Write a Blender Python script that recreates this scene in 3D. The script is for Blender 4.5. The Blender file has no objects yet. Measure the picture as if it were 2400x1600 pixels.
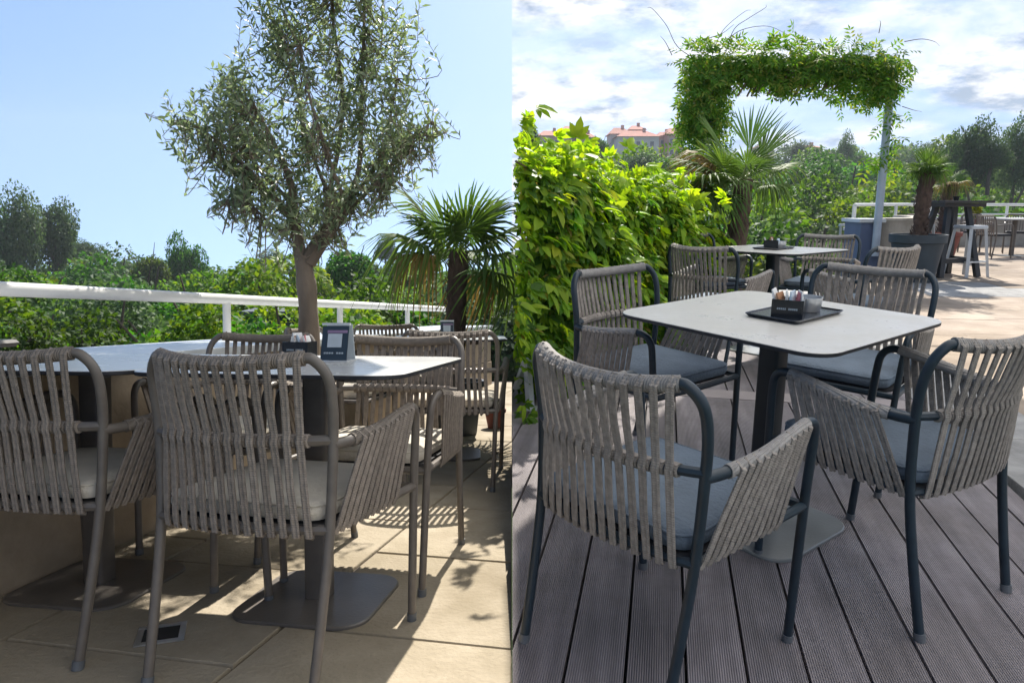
import bpy, math, random
import numpy as np
from mathutils import Matrix, Vector

# ------------------------------------------------------------------ camera, sky, sun, exposure
S = bpy.context.scene
COL = S.collection
FPX = 1700.0                                   # focal length in pixels of a 2400 px wide picture
HR, HL, HP = 1.231, 0.911, 1.159              # eye height above the deck, the stone terrace and the promenade
PR = math.atan(406 / FPX)                      # camera pitch against the level deck
PP = math.atan(331 / FPX)                      # against the promenade, which falls away very slightly
PL = math.atan(69 / FPX)                       # camera pitch against the sloping paved terrace
TILT = PR - PL                                 # the paved terrace falls away gently
FR = Matrix.Identity(4)
FP = Matrix.Translation((0, 0, HR)) @ Matrix.Rotation(-(PR - PP), 4, 'X') @ Matrix.Translation((0, 0, -HP))
FL = Matrix.Translation((0, 0, HR)) @ Matrix.Rotation(-TILT, 4, 'X') @ Matrix.Translation((0, 0, -HL))

cam = bpy.data.cameras.new('camera')
cam.sensor_width = 36.0
cam.sensor_fit = 'HORIZONTAL'
cam.lens = 36.0 * FPX / 2400
cam.clip_start = 0.05
cam.clip_end = 3000
camo = bpy.data.objects.new('camera', cam)
COL.objects.link(camo)
camo.location = (0, 0, HR)
camo.rotation_euler = (math.pi / 2 - PR, 0, 0)
S.camera = camo

SUN_AZ, SUN_EL = math.radians(8), math.radians(42)
W = bpy.data.worlds.new('World')
S.world = W
W.use_nodes = True
wt = W.node_tree
N, L = wt.nodes, wt.links


def nd(t, **k):
    n = N.new(t)
    for a, b in k.items():
        setattr(n, a, b)
    return n


def mth(op, a, b=None, c=None):
    n = nd('ShaderNodeMath', operation=op)
    for i, v in enumerate((a, b, c)):
        if v is None:
            continue
        if isinstance(v, (int, float)):
            n.inputs[i].default_value = v
        else:
            L.new(v, n.inputs[i])
    return n.outputs[0]


tc = nd('ShaderNodeTexCoord')
sx = nd('ShaderNodeSeparateXYZ')
L.new(tc.outputs['Generated'], sx.inputs[0])
zc = mth('MAXIMUM', mth('ADD', sx.outputs[2], 0.42), 0.16)
cx = nd('ShaderNodeCombineXYZ')
L.new(sx.outputs[0], cx.inputs[0]); L.new(sx.outputs[1], cx.inputs[1]); L.new(zc, cx.inputs[2])
vn = nd('ShaderNodeVectorMath', operation='NORMALIZE')
L.new(cx.outputs[0], vn.inputs[0])
sky = nd('ShaderNodeTexSky')
sky.sky_type = 'NISHITA'
sky.sun_disc = False
sky.sun_elevation = SUN_EL
sky.sun_rotation = SUN_AZ
sky.air_density = 1.0
sky.dust_density = 0.15
sky.ozone_density = 1.0
L.new(vn.outputs[0], sky.inputs[0])
bg1 = N['Background']
L.new(sky.outputs[0], bg1.inputs[0])
bg1.inputs[1].default_value = 0.090
# clouds over the deck side of the sky
inv = mth('DIVIDE', 1.0, mth('MAXIMUM', mth('ADD', sx.outputs[2], 0.24), 0.1))
cv = nd('ShaderNodeCombineXYZ')
L.new(mth('MULTIPLY', sx.outputs[0], inv), cv.inputs[0])
L.new(mth('MULTIPLY', sx.outputs[1], inv), cv.inputs[1])
cv.inputs[2].default_value = 2.65
nz = nd('ShaderNodeTexNoise')
nz.inputs['Scale'].default_value = 1.5
nz.inputs['Detail'].default_value = 9
nz.inputs['Roughness'].default_value = 0.58
nz.inputs['Distortion'].default_value = 0.25
L.new(cv.outputs[0], nz.inputs['Vector'])
rp = nd('ShaderNodeValToRGB')
rp.color_ramp.elements[0].position = 0.43
rp.color_ramp.elements[0].color = (0, 0, 0, 1)
rp.color_ramp.elements[1].position = 0.57
rp.color_ramp.elements[1].color = (1, 1, 1, 1)
L.new(nz.outputs[0], rp.inputs[0])
n2 = nd('ShaderNodeTexNoise')
n2.inputs['Scale'].default_value = 4.2
n2.inputs['Detail'].default_value = 9
n2.inputs['Roughness'].default_value = 0.62
L.new(cv.outputs[0], n2.inputs['Vector'])
rc = nd('ShaderNodeValToRGB')
rc.color_ramp.elements[0].position = 0.38
rc.color_ramp.elements[0].color = (0.36, 0.44, 0.56, 1)
rc.color_ramp.elements[1].position = 0.54
rc.color_ramp.elements[1].color = (1.0, 0.99, 1.0, 1)
L.new(n2.outputs[0], rc.inputs[0])
bg2 = nd('ShaderNodeBackground')
L.new(rc.outputs[0], bg2.inputs[0])
bg2.inputs[1].default_value = 0.58
side = mth('GREATER_THAN', sx.outputs[0], 0.0)
fac = mth('MULTIPLY', side, mth('MULTIPLY_ADD', rp.outputs[0], 0.80, 0.15))
mx = nd('ShaderNodeMixShader')
L.new(fac, mx.inputs[0]); L.new(bg1.outputs[0], mx.inputs[1]); L.new(bg2.outputs[0], mx.inputs[2])
L.new(mx.outputs[0], N['World Output'].inputs[0])

sun = bpy.data.lights.new('sun', 'SUN')
sun.energy = 3.9
sun.angle = math.radians(0.55)
sun.color = (1.0, 0.945, 0.86)
suno = bpy.data.objects.new('sun', sun)
COL.objects.link(suno)
sd = Vector((math.sin(SUN_AZ) * math.cos(SUN_EL), math.cos(SUN_AZ) * math.cos(SUN_EL), math.sin(SUN_EL)))
suno.rotation_euler = (-sd).to_track_quat('-Z', 'Y').to_euler()
suno.location = (2, -3, 12)

vs = S.view_settings
vs.view_transform = 'Standard'
vs.look = 'None'
vs.exposure = 1.18
vs.gamma = 1.0
vs.use_curve_mapping = False
S.render.engine = 'CYCLES'
S.cycles.max_bounces = 8
S.cycles.transparent_max_bounces = 8

RNG = np.random.default_rng(11)
random.seed(7)


def gp(px, py, left=False, z=0.0):
    """point on the plane z of a terrace seen at a picture position"""
    H, p = (HL, PL) if left is True else (HR, PR) if left == 'deck' else (HP, PP)
    a = (px - 1200) / FPX; b = (800 - py) / FPX
    dy = math.cos(p) + b * math.sin(p); dz = -math.sin(p) + b * math.cos(p)
    t = (z - H) / dz
    return Vector((a * t, dy * t, z))


def pd(px, py, y, left=False):
    """point at forward distance y"""
    H, p = (HL, PL) if left is True else (HR, PR) if left == 'deck' else (HP, PP)
    a = (px - 1200) / FPX; b = (800 - py) / FPX
    dy = math.cos(p) + b * math.sin(p); dz = -math.sin(p) + b * math.cos(p)
    t = y / dy
    return Vector((a * t, y, H + dz * t))


# ------------------------------------------------------------------ materials
def pmat(name, col, rough=0.6, var=0.15, scale=8.0, bump=0.0, bscale=None, metal=0.0, spec=0.5, detail=5, stretch=None, col2=None, coat=0.0, stain=None):
    m = bpy.data.materials.new(name)
    m.use_nodes = True
    t = m.node_tree
    b = t.nodes['Principled BSDF']
    b.inputs['Roughness'].default_value = rough
    b.inputs['Metallic'].default_value = metal
    b.inputs['Specular IOR Level'].default_value = spec
    b.inputs['Coat Weight'].default_value = coat
    tcn = t.nodes.new('ShaderNodeTexCoord')
    mp = t.nodes.new('ShaderNodeMapping')
    if stretch:
        mp.inputs['Scale'].default_value = stretch
    t.links.new(tcn.outputs['Object'], mp.inputs[0])
    no = t.nodes.new('ShaderNodeTexNoise')
    no.inputs['Scale'].default_value = scale
    no.inputs['Detail'].default_value = detail
    t.links.new(mp.outputs[0], no.inputs['Vector'])
    r = t.nodes.new('ShaderNodeValToRGB')
    c = np.array(col)
    c2 = np.array(col2) if col2 else c * (1 + var)
    r.color_ramp.elements[0].position = 0.3
    r.color_ramp.elements[1].position = 0.7
    r.color_ramp.elements[0].color = (*np.clip(c * (1 - var), 0, 1), 1)
    r.color_ramp.elements[1].color = (*np.clip(c2, 0, 1), 1)
    t.links.new(no.outputs[0], r.inputs[0])
    if stain:
        ns = t.nodes.new('ShaderNodeTexNoise')
        ns.inputs['Scale'].default_value = stain[0]
        ns.inputs['Detail'].default_value = 8
        ns.inputs['Roughness'].default_value = 0.7
        t.links.new(t.nodes.new('ShaderNodeNewGeometry').outputs['Position'], ns.inputs['Vector'])
        rs_ = t.nodes.new('ShaderNodeValToRGB')
        rs_.color_ramp.elements[0].position = 0.42
        rs_.color_ramp.elements[1].position = 0.62
        k0 = 1 - stain[1]
        rs_.color_ramp.elements[0].color = (k0, k0, k0 * 0.97, 1)
        rs_.color_ramp.elements[1].color = (1, 1, 1, 1)
        t.links.new(ns.outputs[0], rs_.inputs[0])
        mxr = t.nodes.new('ShaderNodeMix'); mxr.data_type = 'RGBA'; mxr.blend_type = 'MULTIPLY'
        mxr.inputs[0].default_value = 1.0
        t.links.new(r.outputs[0], mxr.inputs[6]); t.links.new(rs_.outputs[0], mxr.inputs[7])
        rsock = mxr.outputs[2]
        rr2 = t.nodes.new('ShaderNodeMapRange')
        rr2.inputs[1].default_value = 0.35; rr2.inputs[2].default_value = 0.65
        rr2.inputs[3].default_value = min(rough * 1.35, 1.0); rr2.inputs[4].default_value = rough * 0.85
        t.links.new(ns.outputs[0], rr2.inputs[0]); t.links.new(rr2.outputs[0], b.inputs['Roughness'])
    else:
        rsock = r.outputs[0]
    # each copy a touch different
    oi = t.nodes.new('ShaderNodeObjectInfo')
    hv = t.nodes.new('ShaderNodeHueSaturation')
    mr = t.nodes.new('ShaderNodeMapRange')
    mr.inputs[3].default_value = 1 - var * 0.6
    mr.inputs[4].default_value = 1 + var * 0.6
    t.links.new(oi.outputs['Random'], mr.inputs[0])
    t.links.new(mr.outputs[0], hv.inputs['Value'])
    t.links.new(rsock, hv.inputs['Color'])
    t.links.new(hv.outputs[0], b.inputs['Base Color'])
    if bump:
        n3 = t.nodes.new('ShaderNodeTexNoise')
        n3.inputs['Scale'].default_value = bscale or scale * 4
        n3.inputs['Detail'].default_value = 6
        t.links.new(mp.outputs[0], n3.inputs['Vector'])
        bp = t.nodes.new('ShaderNodeBump')
        bp.inputs['Strength'].default_value = bump
        bp.inputs['Distance'].default_value = 0.01
        t.links.new(n3.outputs[0], bp.inputs['Height'])
        t.links.new(bp.outputs[0], b.inputs['Normal'])
    return m


def add_wave(m, scale, axis, strength, dist=0.004, coord='Object', dark=None):
    """fine parallel grooves (relief) on an existing material"""
    t = m.node_tree
    b = t.nodes['Principled BSDF']
    tcn = t.nodes.new('ShaderNodeTexCoord')
    w = t.nodes.new('ShaderNodeTexWave')
    w.wave_type = 'BANDS'
    w.bands_direction = axis
    w.inputs['Scale'].default_value = scale
    t.links.new(tcn.outputs[coord], w.inputs['Vector'])
    bp = t.nodes.new('ShaderNodeBump')
    bp.inputs['Strength'].default_value = strength
    bp.inputs['Distance'].default_value = dist
    t.links.new(w.outputs['Fac'], bp.inputs['Height'])
    if b.inputs['Normal'].links:
        t.links.new(b.inputs['Normal'].links[0].from_socket, bp.inputs['Normal'])
    t.links.new(bp.outputs[0], b.inputs['Normal'])
    return m


def leafmat(name, cols, rough=0.45, trans=0.45, tcol=None, objvar=0.12, spec=0.18):
    m = bpy.data.materials.new(name)
    m.use_nodes = True
    t = m.node_tree
    b = t.nodes['Principled BSDF']
    b.inputs['Roughness'].default_value = rough
    b.inputs['Specular IOR Level'].default_value = spec
    ge = t.nodes.new('ShaderNodeNewGeometry')
    r = t.nodes.new('ShaderNodeValToRGB')
    while len(r.color_ramp.elements) < len(cols):
        r.color_ramp.elements.new(0.5)
    for i, c in enumerate(cols):
        r.color_ramp.elements[i].position = i / (len(cols) - 1) if len(cols) < 5 else (0, 0.3, 0.62, 0.94, 0.985)[i]
        r.color_ramp.elements[i].color = (*c, 1)
    t.links.new(ge.outputs['Random Per Island'], r.inputs[0])
    oi = t.nodes.new('ShaderNodeObjectInfo')
    hv = t.nodes.new('ShaderNodeHueSaturation')
    mr = t.nodes.new('ShaderNodeMapRange')
    mr.inputs[3].default_value = 1 - objvar * 2
    mr.inputs[4].default_value = 1 + objvar * 2
    t.links.new(oi.outputs['Random'], mr.inputs[0])
    t.links.new(mr.outputs[0], hv.inputs['Value'])
    mh = t.nodes.new('ShaderNodeMapRange')
    mh.inputs[3].default_value = 0.5 - objvar * 0.16
    mh.inputs[4].default_value = 0.5 + objvar * 0.16
    ml = t.nodes.new('ShaderNodeMath'); ml.operation = 'FRACT'
    mm = t.nodes.new('ShaderNodeMath'); mm.operation = 'MULTIPLY'; mm.inputs[1].default_value = 7.31
    t.links.new(oi.outputs['Random'], mm.inputs[0]); t.links.new(mm.outputs[0], ml.inputs[0])
    t.links.new(ml.outputs[0], mh.inputs[0]); t.links.new(mh.outputs[0], hv.inputs['Hue'])
    t.links.new(r.outputs[0], hv.inputs['Color'])
    t.links.new(hv.outputs[0], b.inputs['Base Color'])
    tr = t.nodes.new('ShaderNodeBsdfTranslucent')
    tm = t.nodes.new('ShaderNodeMix'); tm.data_type = 'RGBA'; tm.blend_type = 'MULTIPLY'
    tm.inputs[0].default_value = 1.0
    t.links.new(hv.outputs[0], tm.inputs[6])
    tm.inputs[7].default_value = (*(tcol or (1.6, 1.5, 0.5)), 1)
    t.links.new(tm.outputs[2], tr.inputs[0])
    mxs = t.nodes.new('ShaderNodeMixShader')
    mxs.inputs[0].default_value = trans
    t.links.new(b.outputs[0], mxs.inputs[1]); t.links.new(tr.outputs[0], mxs.inputs[2])
    t.links.new(mxs.outputs[0], t.nodes['Material Output'].inputs[0])
    return m


M = {}
M['frame_dark'] = pmat('frame_dark', (0.013, 0.026, 0.038), 0.45, 0.15, 30)
M['rope_grey'] = pmat('rope_grey', (0.29, 0.255, 0.222), 0.85, 0.22, 60, 0.3, 220)
add_wave(M['rope_grey'], 55, 'Z', 0.35, 0.003)
M['wrap_grey'] = pmat('wrap_grey', (0.30, 0.28, 0.26), 0.8, 0.15, 60, 0.2, 200)
add_wave(M['wrap_grey'], 60, 'X', 0.6, 0.004)
M['cushion_slate'] = pmat('cushion_slate', (0.145, 0.185, 0.232), 0.9, 0.14, 9, 0.5, 90)
M['frame_taupe'] = pmat('frame_taupe', (0.14, 0.12, 0.10), 0.42, 0.12, 30)
M['rope_taupe'] = pmat('rope_taupe', (0.24, 0.203, 0.168), 0.85, 0.2, 60, 0.3, 220)
add_wave(M['rope_taupe'], 55, 'Z', 0.35, 0.003)
M['wrap_taupe'] = pmat('wrap_taupe', (0.20, 0.168, 0.135), 0.8, 0.15, 60, 0.2, 200)
add_wave(M['wrap_taupe'], 60, 'X', 0.6, 0.004)
M['cushion_cream'] = pmat('cushion_cream', (0.60, 0.545, 0.45), 0.9, 0.08, 9, 0.5, 90)
M['cap_plastic'] = pmat('cap_plastic', (0.12, 0.13, 0.14), 0.35, 0.1, 20)
M['seat_sling'] = pmat('seat_sling', (0.03, 0.03, 0.032), 0.8, 0.1, 20)
M['top_grey'] = pmat('top_grey', (0.57, 0.555, 0.52), 0.30, 0.06, 3, 0.05, 60, spec=0.6, detail=8, stain=(7, 0.10))
M['top_white'] = pmat('top_white', (0.60, 0.60, 0.59), 0.22, 0.06, 3, 0.05, 60, spec=0.7, detail=8, stain=(7, 0.10))
M['edge_black'] = pmat('edge_black', (0.018, 0.018, 0.022), 0.5, 0.2, 30)
M['base_dark'] = pmat('base_dark', (0.16, 0.17, 0.168), 0.30, 0.15, 6, 0.08, 90, spec=0.7)
M['post_dark'] = pmat('post_dark', (0.014, 0.022, 0.030), 0.45, 0.15, 20)
M['base_taupe'] = pmat('base_taupe', (0.13, 0.115, 0.10), 0.36, 0.15, 6, 0.08, 90)
M['post_taupe'] = pmat('post_taupe', (0.11, 0.095, 0.08), 0.45, 0.15, 20)
M['deck'] = pmat('deck', (0.265, 0.232, 0.238), 0.50, 0.32, 3.0, 0.12, 120, stretch=(6, 0.6, 1), stain=(2.2, 0.22))
add_wave(M['deck'], 52, 'X', 0.7, 0.005)
M['deck_plain'] = pmat('deck_plain', (0.26, 0.225, 0.22), 0.6, 0.2, 4.0, 0.12, 120)
M['joint_dark'] = pmat('joint_dark', (0.02, 0.019, 0.018), 0.9, 0.2, 10)
M['stone_beige'] = pmat('stone_beige', (0.375, 0.31, 0.215), 0.82, 0.12, 3.5, 0.5, 60, col2=(0.415, 0.35, 0.255), stain=(1.3, 0.22))
M['paver_beige'] = pmat('paver_beige', (0.29, 0.222, 0.168), 0.85, 0.14, 2.2, 0.4, 30, col2=(0.38, 0.305, 0.235), stain=(0.7, 0.2))
M['stone_grey'] = pmat('stone_grey', (0.27, 0.265, 0.255), 0.85, 0.25, 9, 0.6, 60)
M['mortar'] = pmat('mortar', (0.12, 0.10, 0.08), 0.95, 0.3, 12, 0.4, 60)
M['plaster'] = pmat('plaster', (0.42, 0.33, 0.235), 0.85, 0.12, 3, 0.3, 50, stain=(1.6, 0.25))
M['plaster_grey'] = pmat('plaster_grey', (0.46, 0.42, 0.36), 0.85, 0.15, 3, 0.25, 50, stain=(1.2, 0.3))
M['cap_stone'] = pmat('cap_stone', (0.52, 0.54, 0.55), 0.30, 0.08, 5, 0.12, 60, spec=0.6)
M['white_paint'] = pmat('white_paint', (0.74, 0.73, 0.70), 0.35, 0.06, 5, 0.05, 40)
M['blue_panel'] = pmat('blue_panel', (0.085, 0.115, 0.20), 0.5, 0.15, 3, 0.1, 30)
M['pole_blue'] = pmat('pole_blue', (0.38, 0.45, 0.55), 0.4, 0.1, 6)
M['pot_dark'] = pmat('pot_dark', (0.030, 0.045, 0.058), 0.55, 0.18, 5, 0.1, 60)
M['pot_red'] = pmat('pot_red', (0.20, 0.06, 0.045), 0.7, 0.15, 8, 0.1, 60)
M['pot_grey'] = pmat('pot_grey', (0.16, 0.15, 0.14), 0.7, 0.15, 8, 0.1, 60)
M['soil'] = pmat('soil', (0.04, 0.028, 0.02), 0.95, 0.3, 20, 0.8, 60)
M['black_wood'] = pmat('black_wood', (0.018, 0.022, 0.027), 0.5, 0.25, 12, 0.15, 60)
M['top_wood'] = pmat('top_wood', (0.030, 0.026, 0.026), 0.45, 0.25, 12, 0.15, 60)
M['steel'] = pmat('steel', (0.62, 0.63, 0.64), 0.32, 0.1, 8, metal=0.9)
M['steel_paint'] = pmat('steel_paint', (0.50, 0.53, 0.55), 0.35, 0.1, 8)
M['black_gloss'] = pmat('black_gloss', (0.010, 0.012, 0.015), 0.25, 0.2, 20, spec=0.6)
M['tray_black'] = pmat('tray_black', (0.016, 0.018, 0.022), 0.22, 0.15, 20, spec=0.7)
M['paper_white'] = pmat('paper_white', (0.75, 0.75, 0.73), 0.7, 0.05, 20)
M['paper_blue'] = pmat('paper_blue', (0.55, 0.66, 0.75), 0.7, 0.08, 20)
M['paper_brown'] = pmat('paper_brown', (0.42, 0.22, 0.12), 0.7, 0.15, 20)
M['paper_pink'] = pmat('paper_pink', (0.65, 0.22, 0.25), 0.7, 0.1, 20)
M['sign_navy'] = pmat('sign_navy', (0.020, 0.034, 0.048), 0.4, 0.1, 20)
M['sign_mauve'] = pmat('sign_mauve', (0.22, 0.15, 0.24), 0.5, 0.1, 20)
M['sign_pale'] = pmat('sign_pale', (0.42, 0.47, 0.50), 0.5, 0.1, 20)
M['sign_text'] = pmat('sign_text', (0.32, 0.37, 0.40), 0.5, 0.1, 20)
M['added_cream_cloth'] = leafmat('added_cream_cloth', [(0.94, 0.925, 0.89), (0.95, 0.935, 0.90)], 0.9, 0.92, (1.0, 1.0, 1.0), 0.0)  # thin cloth of the added deck sail, passes soft light
M['added_taupe_cloth'] = pmat('added_taupe_cloth', (0.30, 0.26, 0.22), 0.9, 0.05, 3)  # opaque cloth of the added terrace sail
M['bark_olive'] = pmat('bark_olive', (0.19, 0.15, 0.115), 0.9, 0.35, 9, 0.9, 40, stretch=(1, 1, 0.35))
M['bark'] = pmat('bark', (0.085, 0.065, 0.048), 0.9, 0.3, 4, 0.8, 20, stretch=(1, 1, 0.3))
M['palm_fibre'] = pmat('palm_fibre', (0.075, 0.050, 0.038), 0.95, 0.45, 22, 1.0, 60, stretch=(1, 1, 0.5))
M['petiole'] = pmat('petiole', (0.16, 0.20, 0.06), 0.5, 0.2, 10)
M['vine_stem'] = pmat('vine_stem', (0.16, 0.12, 0.07), 0.8, 0.25, 10)
M['roof_red'] = pmat('roof_red', (0.36, 0.125, 0.085), 0.85, 0.18, 0.8, 0.3, 3)
M['house_white'] = pmat('house_white', (0.60, 0.58, 0.55), 0.85, 0.08, 0.5)
M['house_peach'] = pmat('house_peach', (0.52, 0.34, 0.26), 0.85, 0.08, 0.5)
M['glass_dark'] = pmat('glass_dark', (0.04, 0.055, 0.075), 0.15, 0.1, 1, spec=0.8)
M['grass'] = pmat('grass', (0.035, 0.062, 0.016), 0.9, 0.4, 0.3, 0.6, 3)
M['slate_roof'] = pmat('slate_roof', (0.030, 0.045, 0.065), 0.6, 0.2, 1)
M['leaf_hedge'] = leafmat('leaf_hedge', [(0.035, 0.105, 0.014), (0.070, 0.180, 0.020), (0.115, 0.25, 0.025), (0.21, 0.35, 0.028), (0.26, 0.20, 0.05)], 0.45, 0.54, (2.1, 2.0, 0.4), 0.12, 0.15)
M['leaf_yellow'] = leafmat('leaf_yellow', [(0.16, 0.27, 0.02), (0.23, 0.34, 0.025), (0.30, 0.36, 0.03)], 0.45, 0.55, (1.9, 1.7, 0.4))
M['leaf_vine'] = leafmat('leaf_vine', [(0.085, 0.18, 0.024), (0.125, 0.245, 0.03), (0.19, 0.31, 0.04), (0.32, 0.32, 0.07)], 0.5, 0.52, (1.6, 1.5, 0.45))
M['leaf_olive'] = leafmat('leaf_olive', [(0.125, 0.165, 0.105), (0.18, 0.225, 0.145), (0.27, 0.32, 0.22), (0.42, 0.46, 0.36)], 0.40, 0.42, (1.3, 1.45, 0.8), 0.0, 0.4)
M['leaf_palm'] = leafmat('leaf_palm', [(0.068, 0.125, 0.036), (0.095, 0.16, 0.048), (0.13, 0.20, 0.065)], 0.55, 0.34, (1.4, 1.5, 0.5), 0.12, 0.12)
M['leaf_palm_dry'] = leafmat('leaf_palm_dry', [(0.17, 0.14, 0.05), (0.22, 0.16, 0.06), (0.26, 0.20, 0.09)], 0.6, 0.25, (1.3, 1.2, 0.6), 0.1)
M['leaf_tree'] = leafmat('leaf_tree', [(0.024, 0.066, 0.012), (0.044, 0.112, 0.016), (0.070, 0.158, 0.020), (0.110, 0.205, 0.026)], 0.6, 0.42, (1.6, 1.6, 0.45), 0.2)
M['leaf_lime'] = leafmat('leaf_lime', [(0.050, 0.120, 0.014), (0.080, 0.170, 0.018), (0.120, 0.220, 0.022), (0.19, 0.26, 0.028)], 0.6, 0.42, (1.6, 1.5, 0.45), 0.12)
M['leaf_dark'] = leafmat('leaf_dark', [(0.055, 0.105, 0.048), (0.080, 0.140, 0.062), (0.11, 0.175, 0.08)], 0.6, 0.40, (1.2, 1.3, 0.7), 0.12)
M['leaf_bright'] = leafmat('leaf_bright', [(0.20, 0.26, 0.03), (0.30, 0.34, 0.05)], 0.5, 0.4, (1.5, 1.4, 0.4))


# ------------------------------------------------------------------ mesh helpers
class G:
    """collects vertices and faces of one mesh"""

    def __init__(s):
        s.v, s.f, s.m = [], [], []

    def add(s, v, f, mi=0):
        o = len(s.v)
        s.v += [tuple(p) for p in v]
        s.f += [tuple(i + o for i in q) for q in f]
        s.m += [mi] * len(f)

    def tube(s, path, r, n=8, cap=True, mi=0):
        P = [Vector(p) for p in path]
        k = len(P)
        R = r if hasattr(r, '__len__') else [r] * k
        T = [(P[min(i + 1, k - 1)] - P[max(i - 1, 0)]).normalized() for i in range(k)]
        u = T[0].orthogonal().normalized()
        vs_, fs = [], []
        for i in range(k):
            u = (u - T[i] * u.dot(T[i])).normalized()
            w = T[i].cross(u)
            for j in range(n):
                a = 2 * math.pi * j / n
                vs_.append(P[i] + (u * math.cos(a) + w * math.sin(a)) * R[i])
        for i in range(k - 1):
            for j in range(n):
                fs.append((i * n + j, i * n + (j + 1) % n, (i + 1) * n + (j + 1) % n, (i + 1) * n + j))
        if cap:
            fs.append(tuple(range(n))[::-1])
            fs.append(tuple(range((k - 1) * n, k * n)))
        s.add(vs_, fs, mi)
        return s

    def box(s, c, d, rz=0.0, mi=0):
        x, y, z = (q / 2 for q in d)
        ca, sa = math.cos(rz), math.sin(rz)
        v = [(c[0] + a * x * ca - b * y * sa, c[1] + a * x * sa + b * y * ca, c[2] + e * z) for e in (-1, 1) for b in (-1, 1) for a in (-1, 1)]
        s.add(v, [(0, 2, 3, 1), (4, 5, 7, 6), (0, 1, 5, 4), (2, 6, 7, 3), (0, 4, 6, 2), (1, 3, 7, 5)], mi)
        return s

    def beam(s, a, b, w, h, up=(0, 0, 1), mi=0):
        a, b = Vector(a), Vector(b)
        d = (b - a).normalized()
        x = d.cross(Vector(up))
        x = x.normalized() if x.length > 1e-4 else d.orthogonal().normalized()
        z = x.cross(d)
        v = [p + x * i * w / 2 + z * j * h / 2 for p in (a, b) for (i, j) in ((-1, -1), (1, -1), (1, 1), (-1, 1))]
        s.add(v, [(0, 1, 2, 3), (7, 6, 5, 4), (0, 4, 5, 1), (1, 5, 6, 2), (2, 6, 7, 3), (3, 7, 4, 0)], mi)
        return s

    def loft(s, rings, cap0=True, cap1=True, mi=0):
        n = len(rings[0])
        v = [p for r in rings for p in r]
        f = []
        for i in range(len(rings) - 1):
            for j in range(n):
                f.append((i * n + j, i * n + (j + 1) % n, (i + 1) * n + (j + 1) % n, (i + 1) * n + j))
        if cap0:
            f.append(tuple(range(n))[::-1])
        if cap1:
            f.append(tuple(range((len(rings) - 1) * n, len(rings) * n)))
        s.add(v, f, mi)
        return s

    def prism(s, poly, z0, z1, mi=0, bev=0.0):
        if bev:
            c = sum((Vector(p) for p in poly), Vector((0, 0))) / len(poly)
            ins = []
            for p in poly:
                d = Vector(p) - c
                ins.append(c + d * (1 - bev / max(d.length, 1e-6)))
            return s.loft([[(p[0], p[1], z0) for p in poly], [(p[0], p[1], z1 - bev) for p in poly], [(p[0], p[1], z1) for p in ins]], mi=mi)
        return s.loft([[(p[0], p[1], z0) for p in poly], [(p[0], p[1], z1) for p in poly]], mi=mi)

    def lathe(s, prof, n=24, c=(0, 0, 0), mi=0):
        return s.loft([[(c[0] + r * math.cos(2 * math.pi * j / n), c[1] + r * math.sin(2 * math.pi * j / n), c[2] + z) for j in range(n)] for r, z in prof], mi=mi)

    def mesh(s, mats, smooth=True, name='mesh'):
        me = bpy.data.meshes.new(name)
        me.from_pydata(s.v, [], s.f)
        for m in (mats if isinstance(mats, (list, tuple)) else [mats]):
            me.materials.append(m if not isinstance(m, str) else M[m])
        me.polygons.foreach_set('material_index', s.m)
        if smooth:
            me.shade_smooth()
            try:
                me.set_sharp_from_angle(angle=math.radians(38))
            except Exception:
                pass
        me.update()
        return me


def arr_mesh(V, Q, mat, name='foliage', smooth=False):
    """mesh from numpy vertices and quads"""
    V = np.asarray(V, np.float32).reshape(-1, 3)
    Q = np.asarray(Q, np.int32).reshape(-1, 4)
    me = bpy.data.meshes.new(name)
    me.vertices.add(len(V))
    me.vertices.foreach_set('co', V.ravel())
    me.loops.add(len(Q) * 4)
    me.loops.foreach_set('vertex_index', Q.ravel())
    me.polygons.add(len(Q))
    me.polygons.foreach_set('loop_start', np.arange(0, len(Q) * 4, 4, dtype=np.int32))
    me.polygons.foreach_set('loop_total', np.full(len(Q), 4, dtype=np.int32))
    me.materials.append(M[mat])
    me.update(calc_edges=True)
    if smooth:
        me.shade_smooth()
    return me


def link(name, data, parent=None, mw=None):
    o = bpy.data.objects.new(name, data)
    COL.objects.link(o)
    if parent is not None:
        o.parent = parent
    if mw is not None:
        if parent is None:
            o.matrix_world = mw
        else:
            o.matrix_local = mw
    return o


def tag(o, label=None, cat=None, group=None, kind=None):
    if label:
        o['label'] = label
    if cat:
        o['category'] = cat
    if group:
        o['group'] = group
    if kind:
        o['kind'] = kind
    return o


def pose(fr, loc, rz=0.0, sc=1.0):
    return fr @ Matrix.Translation(loc) @ Matrix.Rotation(rz, 4, 'Z') @ Matrix.Scale(sc, 4)


def thing(name, label, cat, fr, loc=(0, 0, 0), rz=0.0, group=None, sc=1.0):
    o = link(name, None, mw=pose(fr, loc, rz, sc))
    o.empty_display_size = 0.1
    return tag(o, label, cat, group)


def part(name, g, mat, parent, smooth=True, kind=None):
    me = g.mesh(mat, smooth, name) if isinstance(g, G) else g
    o = link(name, me, parent)
    if kind:
        o['kind'] = kind
    return o


def clone(root, mw, label, group=None):
    r = root.copy()
    COL.objects.link(r)
    r.matrix_world = mw
    r['label'] = label
    if group:
        r['group'] = group
    for ch in root.children:
        c = ch.copy(); COL.objects.link(c); c.parent = r
        for g in ch.children:
            d = g.copy(); COL.objects.link(d); d.parent = c
    return r


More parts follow.
